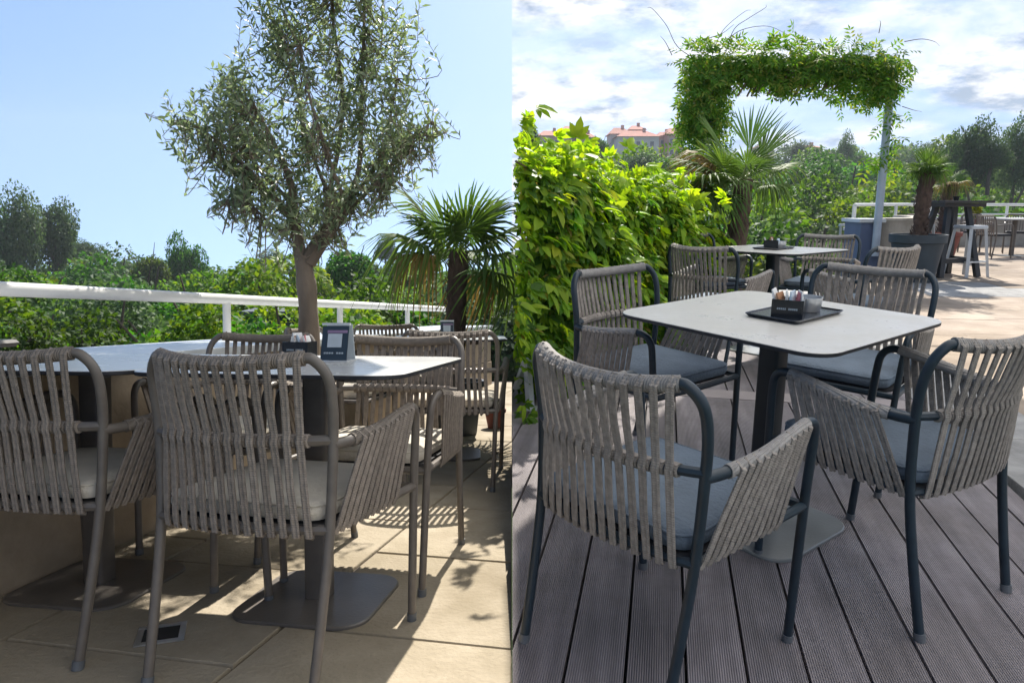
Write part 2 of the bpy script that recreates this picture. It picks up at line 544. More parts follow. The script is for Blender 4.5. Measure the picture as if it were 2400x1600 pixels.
def curve(pts, n=6):
    """Catmull-Rom through points"""
    P = [Vector(p) for p in pts]
    P = [P[0] * 2 - P[1]] + P + [P[-1] * 2 - P[-2]]
    out = []
    for i in range(1, len(P) - 2):
        for k in range(n):
            t = k / n
            a, b, c, d = P[i - 1:i + 3]
            out.append(0.5 * ((2 * b) + (c - a) * t + (2 * a - 5 * b + 4 * c - d) * t * t + (3 * b - a - 3 * c + d) * t ** 3))
    out.append(P[-2])
    return out


def rrect(w, d, r, n=6, z=0.0):
    out = []
    for (sx_, sy_, a0) in ((1, 1, 0), (-1, 1, 90), (-1, -1, 180), (1, -1, 270)):
        for k in range(n + 1):
            a = math.radians(a0 + 90 * k / n)
            out.append((sx_ * (w / 2 - r) + r * math.cos(a), sy_ * (d / 2 - r) + r * math.sin(a), z))
    return out


def clip(poly, nx, ny, c):
    """keep nx*x+ny*y<=c"""
    out = []
    for i in range(len(poly)):
        p, q = poly[i], poly[(i + 1) % len(poly)]
        a, b = nx * p[0] + ny * p[1] - c, nx * q[0] + ny * q[1] - c
        if a <= 0:
            out.append(p)
        if a * b < 0:
            t = a / (a - b)
            out.append((p[0] + (q[0] - p[0]) * t, p[1] + (q[1] - p[1]) * t))
    return out


def area(poly):
    return 0.5 * abs(sum(poly[i][0] * poly[(i + 1) % len(poly)][1] - poly[(i + 1) % len(poly)][0] * poly[i][1] for i in range(len(poly)))) if len(poly) > 2 else 0


# leaf templates (unit length along +Y, normal +Z) ------------------------------------
def leaf_tpl(w=0.26, fold=0.10, droop=0.12, k=2):
    ys = [0.0, 0.30, 0.68, 1.0] if k == 2 else [0.0, 0.45, 1.0]
    ws = [0.02, 1.0, 0.78, 0.0] if k == 2 else [0.02, 1.0, 0.0]
    V, Q = [], []
    for y, a in zip(ys, ws):
        z = -droop * y * y
        V += [(-w * a, y, z + fold * a), (0, y, z), (w * a, y, z + fold * a)]
    for i in range(len(ys) - 1):
        o = i * 3
        Q += [(o, o + 1, o + 4, o + 3), (o + 1, o + 2, o + 5, o + 4)]
    return np.array(V), np.array(Q)


def compound_tpl(n=5, spread=150, w=0.24, petiole=0.0):
    V, Q = [], []
    lv, lq = leaf_tpl(w, 0.06, 0.22)
    for i in range(n):
        a = math.radians(-spread / 2 + spread * i / (n - 1))
        s = 1.0 - 0.38 * abs(i - (n - 1) / 2) / ((n - 1) / 2)
        c_, s_ = math.cos(a), math.sin(a)
        v = lv * s
        v = np.c_[v[:, 0] * c_ + v[:, 1] * s_, -v[:, 0] * s_ + v[:, 1] * c_ + petiole, v[:, 2] - 0.05 * abs(i - (n - 1) / 2)]
        Q.append(lq + len(V) * 0 + sum(len(x) for x in V))
        V.append(v)
    return np.concatenate(V), np.concatenate(Q)


def pinnate_tpl(pairs=3, w=0.17):
    V, Q, o = [], [], 0
    lv, lq = leaf_tpl(w, 0.05, 0.2, 1)
    L_ = []
    for i in range(pairs):
        y = 0.18 + 0.55 * i / max(pairs - 1, 1)
        for sgn in (-1, 1):
            L_.append((y, sgn * 62))
    L_.append((0.72, 0))
    for y, ang in L_:
        a = math.radians(ang)
        v = lv * 0.5
        v = np.c_[v[:, 0] * math.cos(a) + v[:, 1] * math.sin(a), -v[:, 0] * math.sin(a) + v[:, 1] * math.cos(a) + y, v[:, 2]]
        V.append(v); Q.append(lq + o); o += len(v)
    return np.concatenate(V), np.concatenate(Q)


def scatter(tpl, pos, direction, normal, size):
    """instances of a leaf template: pos, direction (tip), approximate normal, size arrays"""
    tv, tq = tpl
    d = direction / np.linalg.norm(direction, axis=1, keepdims=True)
    n = normal - d * (normal * d).sum(1, keepdims=True)
    n /= np.maximum(np.linalg.norm(n, axis=1, keepdims=True), 1e-6)
    x = np.cross(d, n)
    R = np.stack([x, d, n], axis=2)
    V = np.einsum('nij,kj->nki', R, tv) * size[:, None, None] + pos[:, None, :]
    Q = tq[None] + (np.arange(len(pos)) * len(tv))[:, None, None]
    return V.reshape(-1, 3), Q.reshape(-1, 4)


def rnd_dirs(n, rng=RNG):
    v = rng.normal(size=(n, 3))
    return v / np.linalg.norm(v, axis=1, keepdims=True)


def join(parts):
    V, Q, o = [], [], 0
    for v, q in parts:
        V.append(v); Q.append(q + o); o += len(v)
    return np.concatenate(V), np.concatenate(Q)


# ------------------------------------------------------------------ ground and terrain
def lerp_tab(d, tab):
    return np.interp(d, [a for a, b in tab], [b for a, b in tab])


def canopy_right(d):      # height of the tree tops seen beyond the deck, by distance
    return lerp_tab(d, [(0, -2.0), (18, -1.0), (30, 0.3), (60, 3.2), (100, 6.9), (150, 11.5), (200, 16), (240, 15), (420, -5)])


def canopy_left(d):       # in the frame of the sloping terrace
    return lerp_tab(d, [(0, 0.6), (8, 0.95), (12, 1.2), (18, 1.9), (30, 3.1), (60, 5.6), (100, 8.8), (130, 9.0), (420, 0)])


def tree_h(d):
    return lerp_tab(d, [(0, 2.0), (10, 2.6), (20, 5.5), (40, 8.0), (100, 9.0), (400, 9.0)])


xs = np.concatenate([np.linspace(-420, -60, 19), np.linspace(-50, 50, 41), np.linspace(60, 420, 19)])
ys = np.concatenate([np.linspace(-60, 0, 7), np.linspace(3, 60, 39), np.linspace(66, 200, 24), np.linspace(215, 420, 14)])
XX, YY = np.meshgrid(xs, ys)
DD = np.hypot(XX, np.maximum(YY, 0.0))
zr = canopy_right(DD) - tree_h(DD) - 0.4
zl_l = canopy_left(DD) - tree_h(DD) - 0.4
zl = HR + (zl_l - HL) * math.cos(TILT) - YY * math.sin(TILT)
bl = np.clip((XX - 0.02 * DD - 0.5) / (0.04 * DD + 1.0), 0, 1)
zr = HR + (zr - HP) * math.cos(PR - PP) - YY * math.sin(PR - PP)
ZZ = zl * (1 - bl) + zr * bl + 0.25 * np.sin(XX * 0.31) * np.cos(YY * 0.27)
ZZ = np.minimum(ZZ, np.where(DD < 24, -2.6, 1e9))
V = np.stack([XX, YY, ZZ], -1).reshape(-1, 3)
nx_ = len(xs)
ii = np.arange(len(ys) - 1)[:, None] * nx_ + np.arange(nx_ - 1)[None]
Q = np.stack([ii, ii + 1, ii + 1 + nx_, ii + nx_], -1).reshape(-1, 4)
tag(link('ground', arr_mesh(V, Q, 'grass', 'ground', True)), 'grassy ground under the wood around the terraces', kind='structure')

# ---- the paved terrace (left, sloping gently away)
WALL0, WALLS = -1.64, 0.20            # wall front face: x = WALL0 + WALLS*(y-2.29)


def wall_x(y, off=0.0):
    return WALL0 + WALLS * (y - 2.29) - off


bed = G()
bedpoly = [(-4.2, 0.35), (-0.001, 0.35), (-0.001, 9.6), (-4.2, 9.6)]
bed.prism(bedpoly, -0.30, -0.012)
terr = tag(link('paving', bed.mesh('mortar', False, 'paving'), mw=FL), 'mortar bed of the sloping beige stone terrace', kind='structure')
ga = math.atan(0.22)
ux, uy = Vector((math.cos(ga), -math.sin(ga))), Vector((math.sin(ga), math.cos(ga)))
SL = 0.72
for i in range(-9, 8):
    for j in range(-2, 17):
        o = Vector((-1.42, 1.99)) + ux * (i * SL) + uy * ((j + 0.37 * (i % 2)) * SL * 0.92)
        e = 0.0055
        poly = [o + ux * e + uy * e, o + ux * (SL - e) + uy * e, o + ux * (SL - e) + uy * (SL * 0.92 - e), o + ux * e + uy * (SL * 0.92 - e)]
        poly = [(p.x + random.uniform(-0.002, 0.002), p.y + random.uniform(-0.002, 0.002)) for p in poly]
        poly = clip(poly, 1, 0, -0.001)
        poly = clip(poly, 0, -1, -0.5)
        poly = clip(poly, 0, 1, 9.4)
        poly = clip(poly, -1, WALLS, -(WALL0 - WALLS * 2.29) - 0.0)
        if area(poly) < 0.01:
            continue
        part('slab', G().prism(poly, -0.012, 0.0 + random.uniform(-0.0025, 0.002), bev=0.004), 'stone_beige', terr)

# ---- the timber deck (right, level)
DS = 0.206                            # deck boards run along (DS, 1)
dv = Vector((DS, 1)).normalized()
du = Vector((dv.y, -dv.x))
EDGE = 2.00                           # deck edge: (x - DS*y) <= EDGE - DS*2.885
edge_c = EDGE - DS * 2.885 + 0.02
HX0, HY0, HX1, HY1 = 0.0, 3.50, 2.15, 7.0     # foot of the hedge


def hedge_clip(poly, back=0.25):
    # keep the deck side of the hedge line
    nx, ny = -(HY1 - HY0), (HX1 - HX0)
    l = math.hypot(nx, ny); nx, ny = nx / l, ny / l
    return clip(poly, nx, ny, nx * HX0 + ny * HY0 + back)


bpoly = [(0.002, 0.35), (6, 0.35), (6, 9.2), (0.002, 9.2)]
bpoly = clip(hedge_clip(clip(bpoly, 1, -DS, edge_c)), dv.x, dv.y, 4.12)
deck = tag(link('deck', G().prism(bpoly, -1.6, -0.030).mesh('joint_dark', False, 'deck')), 'dark substructure of the grooved timber deck', kind='structure')
BW = 0.1495
bmats = []
for i in range(-12, 26):
    for seg, (y0, y1) in enumerate(((-0.5, 3.96),)):
        c = du * (i * BW + 0.035)
        a0, a1 = c - du * (BW / 2 - 0.0042), c + du * (BW / 2 - 0.0042)
        poly = [a0 + dv * -3, a1 + dv * -3, a1 + dv * 14, a0 + dv * 14]
        poly = [(p.x, p.y) for p in poly]
        poly = clip(poly, -1, 0, -0.001)
        poly = clip(poly, 1, -DS, edge_c)
        poly = hedge_clip(poly)
        poly = clip(poly, 0, -1, -0.35)
        # cross board lies square to the boards
        for s_, lim in ((1, y1), (-1, -y0)):
            poly = clip(poly, s_ * dv.x, s_ * dv.y, s_ * (lim if s_ == 1 else -lim) if s_ == 1 else lim)
        if area(poly) < 0.004:
            continue
        # local frame along the board so the grooves run with it
        loc = Matrix(((du.x, dv.x, 0, c.x), (du.y, dv.y, 0, c.y), (0, 0, 1, 0), (0, 0, 0, 1)))
        il = loc.inverted()
        pl = [(il @ Vector((p[0], p[1], 0))).to_2d() for p in poly]
        b = G().prism(pl, -0.030, random.uniform(-0.0012, 0.0012), bev=0.0025)
        o = link('board', b.mesh('deck', False, 'board'), deck)
        o.matrix_local = loc
c = dv * 4.043
poly = [c + du * -4 - dv * 0.078, c + du * 4 - dv * 0.078, c + du * 4 + dv * 0.078, c + du * -4 + dv * 0.078]
poly = hedge_clip(clip(clip([(p.x, p.y) for p in poly], -1, 0, -0.001), 1, -DS, edge_c))
part('cross_board', G().prism(poly, -0.030, 0.001, bev=0.003), 'deck_plain', deck, False)

# ---- beige promenade right of the deck, a low step higher
pv = G()
ppoly = clip([(-1.0, 0.35), (16, 0.35), (16, 18.6), (-1.0, 18.6)], -1, DS, -edge_c - 0.012)
ppoly = clip(ppoly, -0.20, -1.0, -3.6)
ppoly = clip(ppoly, -1.0, 0.505, 0.12)
pr_ = tag(link('promenade', pv.prism(ppoly, -1.6, 0.045).mesh('mortar', False, 'promenade'), mw=FP), 'bed of the beige paved promenade beside the deck', kind='structure')
# paving beyond the end of the deck
for i in range(-14, 26):
    c = du * (i * BW + 0.035)
    a0, a1 = c - du * (BW / 2 - 0.0042), c + du * (BW / 2 - 0.0042)
    poly = [a0 + dv * 4.128, a1 + dv * 4.128, a1 + dv * 9.0, a0 + dv * 9.0]
    poly = hedge_clip(clip([(p.x, p.y) for p in poly], 1, -DS, edge_c + 0.01), 0.30)
    if area(poly) < 0.02:
        continue
    loc = Matrix(((du.x, dv.x, 0, c.x), (du.y, dv.y, 0, c.y), (0, 0, 1, 0), (0, 0, 0, 1)))
    il = loc.inverted()
    pl = [(il @ Vector((p[0], p[1], 0))).to_2d() for p in poly]
    o = link('board', G().prism(pl, 0.02, 0.06 + random.uniform(-0.0012, 0.0012), bev=0.0025).mesh('deck', False, 'board'), pr_)
    o.matrix_local = loc
p2 = [dv * 4.124 - du * 5, dv * 4.124 + du * 3.2, dv * 9.6 + du * 3.2, dv * 9.6 - du * 5]
p2 = hedge_clip(clip([(p.x, p.y) for p in p2], 1, -DS, edge_c + 0.0125), 0.34)
part('lower_bed', G().prism(p2, -1.5, 0.0285), 'joint_dark', pr_, False)
k = 0
for j in range(0, 16):           # grey kerb stones along the deck
    a = Vector((edge_c + 0.014, 0)) + Vector((DS, 1)) * (0.6 + j * 0.9)
    b2 = a + Vector((DS, 1)) * 0.893
    w_ = Vector((0.46, -0.095))
    poly = [(p.x, p.y) for p in (a, a + w_, b2 + w_, b2)]
    poly = clip(poly, 0, 1, 9.0)
    if area(poly) > 0.02:
        part('kerb_stone', G().prism(poly, -0.03, 0.062, bev=0.006), 'stone_grey', pr_)
for i in range(0, 26):
    for j in range(-3, 24):
        x0 = edge_c + 0.49 + i * 0.62
        y0 = 0.4 + j * 0.80
        o0 = Vector((x0, 0)) + Vector((DS, 1)) * y0
        e = 0.004
        poly = [(o0.x + e, o0.y + e), (o0.x + 0.62 - e, o0.y - 0.127 + e), (o0.x + 0.62 + 0.165 - e, o0.y + 0.80 - 0.127 - e), (o0.x + 0.165 + e, o0.y + 0.80 - e)]
        poly = clip(clip(poly, 0, -1, -0.4), 0, 1, 18.3)
        poly = clip(poly, 1, 0, 15.5)
        poly = clip(poly, -1.0, 0.505, 0.10)
        cx_, cy_ = (sum(p[0] for p in poly) / max(len(poly), 1), sum(p[1] for p in poly) / max(len(poly), 1))
        if area(poly) < 0.05 or cx_ > 0.76 * cy_ + 1.2:
            continue
        grey = (8.1 < cy_ < 10.3 and 5.0 < cx_ < 6.6)
        part('paver', G().prism(poly, 0.045, 0.06 + random.uniform(-0.002, 0.002), bev=0.004), 'stone_grey' if grey else 'paver_beige', pr_)


# ------------------------------------------------------------------ chairs
def ribbon(path, nrm, w, t):
    """flat double-cord strap along a path; nrm: outward direction"""
    P = [Vector(p) for p in path]
    k = len(P)
    prof = [(-0.5, 0.35), (-0.27, 0.62), (-0.02, 0.34), (0.02, 0.34), (0.27, 0.62), (0.5, 0.35), (0.4, -0.4), (-0.4, -0.4)]
    rings = []
    for i in range(k):
        T = (P[min(i + 1, k - 1)] - P[max(i - 1, 0)]).normalized()
        n = Vector(nrm[i] if isinstance(nrm, list) else nrm)
        n = (n - T * n.dot(T)).normalized()
        x = T.cross(n)
        rings.append([P[i] + x * a * w + n * b * t for a, b in prof])
    return G().loft(rings)


def chair_proto(name, label, frame, rope, wrap, cush):
    t = thing(name, label, 'chair', FR, (0, -20, 0))
    topy = lambda x: -0.292 + 0.085 * (abs(x) / 0.26) ** 2.2
    topz = lambda x: 0.793 + 0.016 * (abs(x) / 0.24) ** 2
    midy = lambda x: -0.252 + 0.058 * (abs(x) / 0.26) ** 2.2
    boty = lambda x: -0.232 + 0.030 * (abs(x) / 0.25) ** 2
    for s in (-1, 1):
        rl = curve([(s * 0.243, -0.272, 0.0), (s * 0.250, -0.232, 0.20), (s * 0.256, -0.200, 0.40), (s * 0.263, -0.192, 0.60), (s * 0.268, -0.200, 0.70), (s * 0.262, -0.215, 0.765), (s * 0.232, -0.232, 0.803), (s * 0.205, topy(0.205), topz(0.205))], 5)
        lg = part('leg', G().tube(rl, 0.0132, 10), frame, t)
        part('foot_cap', G().tube([(s * 0.243, -0.273, -0.001), (s * 0.2437, -0.2685, 0.022)], 0.0156, 10), 'cap_plastic', lg)
        fl = curve([(s * 0.298, 0.165, 0.643), (s * 0.297, 0.200, 0.640), (s * 0.292, 0.226, 0.618), (s * 0.288, 0.236, 0.57), (s * 0.278, 0.242, 0.40), (s * 0.262, 0.256, 0.0)], 5)
        lg = part('leg', G().tube(fl, 0.0132, 10), frame, t)
        part('foot_cap', G().tube([(s * 0.262, 0.256, -0.001), (s * 0.263, 0.2552, 0.022)], 0.0156, 10), 'cap_plastic', lg)
        arm = curve([(s * 0.263, -0.195, 0.602), (s * 0.278, -0.13, 0.603), (s * 0.295, -0.02, 0.614), (s * 0.300, 0.09, 0.632), (s * 0.298, 0.17, 0.643)], 5)
        part('arm_rail', G().tube(arm, 0.0138, 10), frame, t)
        part('arm_wrap', G().tube(arm[5:], [0.0168] * len(arm[5:]), 12), wrap, t)
        part('side_rail', G().tube(curve([(s * 0.256, -0.200, 0.402), (s * 0.268, 0.0, 0.405), (s * 0.278, 0.242, 0.405)], 4), 0.0125, 8), frame, t)
        n = 11
        for i in range(n):
            u = i / (n - 1)
            ya, yb = -0.100 + 0.262 * u, -0.185 + 0.285 * u
            q = min(range(len(arm)), key=lambda k_: abs(arm[k_].y - ya))
            xa, za = arm[q].x + s * 0.014, arm[q].z
            xb = s * (0.256 + 0.012 * (yb + 0.2) / 0.2 + 0.011)
            path = [(xa - s * 0.016, ya, za + 0.013), (xa + s * 0.003, ya - 0.002, za), ((xa + xb) / 2 + s * 0.001, (ya + yb) / 2, (za + 0.405) / 2), (xb + s * 0.003, yb + 0.004, 0.41), (xb - s * 0.006, yb, 0.389), (xb - s * 0.02, yb, 0.392)]
            part('strap', ribbon(path, (s, 0, 0.05), 0.0200, 0.0080), rope, t)
    tr = [(x, topy(x), topz(x)) for x in np.linspace(-0.215, 0.215, 15)]
    part('top_rail', G().tube(tr, 0.0185, 12), wrap, t)
    mr = [(x, midy(x), 0.612) for x in np.linspace(-0.263, 0.263, 15)]
    part('middle_rail', G().tube(mr, 0.0125, 8), frame, t)
    br = [(x, boty(x), 0.402) for x in np.linspace(-0.256, 0.256, 13)]
    part('seat_rail', G().tube(br, 0.0125, 8), frame, t)
    part('front_rail', G().tube([(-0.278, 0.242, 0.402), (0, 0.250, 0.402), (0.278, 0.242, 0.402)], 0.0125, 8), frame, t)
    n = 14
    for i in range(n):
        u = -1 + 2 * i / (n - 1)
        xt, xm, xb = 0.208 * u, 0.200 * u, 0.212 * u
        yt, ym, yb = topy(xt), midy(xm), boty(xb)
        tw = random.uniform(-0.003, 0.003)
        path = [(xt, yt - 0.004, topz(xt) + 0.016), (xt, yt - 0.021, topz(xt)), ((xt + xm) / 2 + tw, (yt + ym) / 2 - 0.019, 0.705), (xm, ym - 0.017, 0.630), (xm, ym - 0.021, 0.612), (xm, ym - 0.016, 0.595),
                ((xm + xb) / 2 - tw, (ym + yb) / 2 - 0.017, 0.505), (xb, yb - 0.016, 0.415), (xb, yb - 0.012, 0.388), (xb, yb + 0.006, 0.386)]
        part('strap', ribbon(path, (0.25 * u, -1, 0.05), 0.0200, 0.0080), rope, t)
        part('strap_knot', G().tube([(xm - 0.0125, ym, 0.612), (xm + 0.0125, ym - 0.0, 0.612)], 0.0165, 9), rope, t)
    part('seat_panel', G().loft([rrect(0.50, 0.44, 0.05, 4, 0.404), rrect(0.50, 0.44, 0.05, 4, 0.414)]), 'seat_sling', t)
    rings = []
    for ins, z in ((0.030, 0.416), (0.006, 0.421), (0.0, 0.434), (0.0, 0.446), (0.007, 0.459), (0.022, 0.466), (0.06, 0.470), (0.13, 0.473), (0.20, 0.474)):
        rings.append([(p[0], p[1] + 0.012, p[2]) for p in rrect(0.482 - 2 * ins, 0.455 - 2 * ins, max(0.055 - ins, 0.012) if ins < 0.05 else 0.02, 6, z)])
    cu = part('cushion', G().loft(rings), cush, t)
    n = 0
    pr2 = [(p[0], p[1] + 0.012, 0.4565) for p in rrect(0.476, 0.449, 0.052, 6)]
    part('piping', G().tube(pr2 + [pr2[0]], 0.0032, 6, False), cush, cu)
    for ch in list(t.children) + list(t.children_recursive):
        if ch.data and not ch.data.get('narrowed'):
            ch.data.transform(Matrix.Diagonal((0.925, 1, 1, 1)))
            ch.data['narrowed'] = 1
    return t


LG = 'rope armchairs on the timber deck'
KG = 'taupe rope armchairs on the paved terrace'
dk = chair_proto('armchair', 'x', 'frame_dark', 'rope_grey', 'wrap_grey', 'cushion_slate')
tp = chair_proto('armchair', 'x', 'frame_taupe', 'rope_taupe', 'wrap_taupe', 'cushion_cream')
first = {}


def chair(proto, fr, x, y, a, label, group):
    mw = pose(fr, (x, y, 0.061 if fr is FP else 0), a)
    if id(proto) not in first:
        first[id(proto)] = 1
        proto.matrix_world = mw
        proto['label'] = label; proto['group'] = group
        return proto
    return clone(proto, mw, label, group)


T1 = (0.888, 2.385); T1A = -0.910
T2 = (1.90, 5.30); T2A = -0.90
chair(dk, FR, 0.385, 1.716, -0.843, 'dark-framed rope armchair pulled out from the tray table, back to the stone terrace', LG)
chair(dk, FR, 1.145, 2.055, 0.543, 'dark-framed rope armchair of the tray table beside the grey kerb stones', LG)
chair(dk, FR, 0.575, 2.90, math.pi + 0.66, 'dark-framed rope armchair between the tray table and the leafy hedge', LG)
chair(dk, FR, 1.40, 2.93, math.pi - 0.74, 'dark-framed rope armchair on the far side of the tray table towards the promenade', LG)
chair(dk, FP, 1.36, 4.78, -0.80, 'dark-framed rope armchair of the second tray table, near the hedge, back to the deck', LG)
chair(dk, FP, 2.28, 4.74, 0.50, 'dark-framed rope armchair of the second tray table, beside the promenade, facing the palm', LG)
chair(dk, FP, 1.62, 6.05, math.pi + 0.45, 'dark-framed rope armchair behind the second tray table, right by the shaggy palm trunk', LG)
chair(dk, FP, 2.50, 5.90, math.pi - 0.62, 'dark-framed rope armchair behind the second tray table, on the side towards the blue pillar', LG)

chair(tp, FL, -0.600, 1.935, -0.275, 'taupe rope armchair with its back turned, tucked at the table with the card holder', KG)
chair(tp, FL, -1.265, 2.135, -0.235, 'taupe rope armchair beside the plastered parapet wall, back turned', KG)
chair(tp, FL, -0.475, 2.600, 2.935, 'taupe rope armchair facing across the card holder table with its cushion in the sun', KG)
chair(tp, FL, -1.115, 2.900, 2.95, 'taupe rope armchair across the joined tables, just in front of the olive trunk', KG)
chair(tp, FL, -0.315, 3.93, -0.03, 'taupe rope armchair in front of the round palm pot, back turned', KG)
chair(tp, FL, -1.03, 4.36, -1.75, 'taupe rope armchair at the small rear table, side on beside the olive trunk', KG)
chair(tp, FL, -0.86, 5.25, -2.75, 'taupe rope armchair behind the small rear table, next to the railing', KG)


# ------------------------------------------------------------------ tables
def table(name, label, fr, loc, rz, w, d, top, post, base, group, bs=0.42, pr=0.037):
    t = thing(name, label, 'table', fr, (loc[0], loc[1], 0.061 if fr is FP else 0), rz, group)
    g = G()
    g.loft([rrect(w - 0.006, d - 0.006, 0.085, 8, 0.737), rrect(w, d, 0.088, 8, 0.739), rrect(w, d, 0.088, 8, 0.7485)], True, False, 1)
    g.loft([rrect(w, d, 0.088, 8, 0.7485), rrect(w - 0.004, d - 0.004, 0.086, 8, 0.7502)], False, True, 0)
    part('table_top', g, [M[top], M['edge_black']], t)
    g = G()
    for a in (45, 135):
        c_, s_ = math.cos(math.radians(a)) * 0.26, math.sin(math.radians(a)) * 0.26
        g.beam((-c_, -s_, 0.724), (c_, s_, 0.724), 0.035, 0.024)
    part('top_bracket', g, post, t, False)
    part('post', G().loft([rrect(pr * 2, pr * 2, 0.012, 3, 0.011), rrect(pr * 2, pr * 2, 0.012, 3, 0.712)]), post, t)
    part('base_plate', G().loft([rrect(bs, bs, 0.09, 8, 0.0), rrect(bs, bs, 0.09, 8, 0.007), rrect(bs - 0.008, bs - 0.008, 0.087, 8, 0.0105)]), base, t)
    return t


TG = 'square deck tables'
table('cafe_table', 'square pale grey table with a black tray on the deck', FR, T1, T1A, 0.775, 0.775, 'top_grey', 'post_dark', 'base_dark', TG, 0.46)
table('cafe_table', 'square pale grey table past the cross board of the deck, beside the palm', FP, T2, T2A, 0.78, 0.78, 'top_grey', 'post_dark', 'base_dark', TG, 0.46)
KT = 'square terrace tables'
LT1 = (-0.612, 2.275); LTA = -0.165
ct, st = math.cos(LTA), math.sin(LTA)
LT2 = (LT1[0] - 0.785 * ct, LT1[1] - 0.785 * st)
table('cafe_table', 'square white-topped table carrying the dark card holder and napkin box', FL, LT1, LTA, 0.78, 0.78, 'top_white', 'post_taupe', 'base_taupe', KT, 0.43)
table('cafe_table', 'square white-topped table pushed end to end, on the parapet side', FL, LT2, LTA, 0.78, 0.78, 'top_white', 'post_taupe', 'base_taupe', KT, 0.43)
table('cafe_table', 'square white-topped table in front of the potted palm at the rear', FL, (-0.40, 4.60), 0.05, 0.72, 0.72, 'top_white', 'post_taupe', 'base_taupe', KT, 0.40, 0.045)


# ------------------------------------------------------------------ things on the tables
def on(fr, T, a, u, v, z=0.7503):
    """matrix of a point u,v on a table turned by a"""
    return fr @ Matrix.Translation((T[0], T[1], 0.061 if fr is FP else 0)) @ Matrix.Rotation(a, 4, 'Z') @ Matrix.Translation((u, v, z))


def napkin_box(fr, T, a, u, v, z, rz, label, w=0.098, d=0.072, h=0.056, packets=6, tagline=True):
    mw = on(fr, T, a, u, v, z) @ Matrix.Rotation(rz, 4, 'Z')
    t = link('napkin_box', None, mw=mw)
    tag(t, label, 'napkin box')
    part('bottom', G().box((0, 0, 0.002), (w, d, 0.004)), 'black_gloss', t, False)
    for s in (-1, 1):
        part('side_panel', G().box((s * (w / 2 - 0.002), 0, h / 2 + 0.002), (0.004, d, h - 0.004)), 'black_gloss', t, False)
        part('front_panel', G().box((0, s * (d / 2 - 0.002), h / 2 + 0.002), (w - 0.009, 0.004, h - 0.004)), 'black_gloss', t, False)
    if tagline:
        g = G()
        for i in range(11):
            if i == 5:
                continue
            g.box((-w * 0.30 + i * w * 0.06, -d / 2 - 0.0006, h * 0.48), (w * 0.04, 0.001, h * 0.11))
        part('lettering', g, 'sign_text', t, False)
    for i in range(packets):
        mt = ('paper_white', 'paper_brown', 'paper_white', 'paper_blue', 'paper_pink', 'paper_white', 'paper_blue')[i % 7]
        x = -w * 0.36 + w * 0.72 * i / max(packets - 1, 1)
        pk = G()
        pw, ph = 0.045, 0.062 + 0.012 * random.random()
        tl = random.uniform(-0.22, 0.22)
        for k_, (sx_, sz) in enumerate(((1, 0),)):
            pk.loft([[(px_, py_, pz) for px_, py_, pz in ((-0.002, -pw / 2, zz), (0.002 + bul, -pw / 2, zz), (0.002 + bul, pw / 2, zz), (-0.002, pw / 2, zz))] for zz, bul in ((0, 0), (ph * 0.3, 0.004), (ph * 0.75, 0.003), (ph, -0.001))])
        o = link('sugar_packet', pk.mesh(mt, False, 'sugar_packet'), mw=mw @ Matrix.Translation((x, random.uniform(-0.008, 0.008), 0.0045 + 0.012 * random.random())) @ Matrix.Rotation(tl, 4, 'Y') @ Matrix.Rotation(random.uniform(-0.4, 0.4), 4, 'Z'))
        tag(o, {'paper_white': 'white paper sugar packet', 'paper_brown': 'brown paper sugar packet', 'paper_blue': 'pale blue paper sugar packet', 'paper_pink': 'pink paper sugar packet'}[mt] + ' standing in ' + ('the box on the deck tray' if fr is FR else 'the box of the far dark-framed table' if fr is FP else 'the box beside the card holder'), 'sugar packet', 'sugar packets')
    return t


def tray(fr, T, a, u, v, rz, w, d, label):
    mw = on(fr, T, a, u, v) @ Matrix.Rotation(rz, 4, 'Z')
    t = link('tray', None, mw=mw)
    tag(t, label, 'tray')
    part('tray_floor', G().loft([rrect(w - 0.02, d - 0.02, 0.008, 3, 0.002), rrect(w - 0.012, d - 0.012, 0.01, 3, 0.009)]), 'tray_black', t)
    part('rim', G().loft([rrect(w - 0.02, d - 0.02, 0.008, 3, 0.0005), rrect(w, d, 0.01, 3, 0.012), rrect(w - 0.004, d - 0.004, 0.009, 3, 0.0135), rrect(w - 0.010, d - 0.010, 0.008, 3, 0.0095)], False, False), 'tray_black', t)
    return mw


def ashtray(mw, label):
    t = link('ashtray', None, mw=mw)
    tag(t, label, 'ashtray')
    n = 28
    part('bowl', G().lathe([(0.045, 0.0), (0.047, 0.004), (0.050, 0.040), (0.0505, 0.046), (0.0480, 0.046), (0.0460, 0.012), (0.001, 0.010)], n), 'steel', t)


mw = tray(FR, T1, T1A, 0.03, 0.055, 0.03, 0.195, 0.30, 'black rectangular tray on the near deck table')
napkin_box(FR, T1, T1A, 0.045, -0.01, 0.7598, 0.45, 'small black napkin box with sugar packets on the deck tray')
ashtray(on(FR, T1, T1A, 0.03, 0.125, 0.7598), 'round steel ashtray beside the black box on the deck tray')
mw = tray(FP, T2, T2A, 0.0, 0.0, 0.1, 0.19, 0.29, 'black tray on the second table past the deck end')
napkin_box(FP, T2, T2A, 0.01, -0.05, 0.7598, 0.5, 'small black napkin box on the second table past the deck end', packets=4, tagline=False)
ashtray(on(FP, T2, T2A, 0.0, 0.065, 0.7598), 'round steel ashtray on the tray past the deck end')


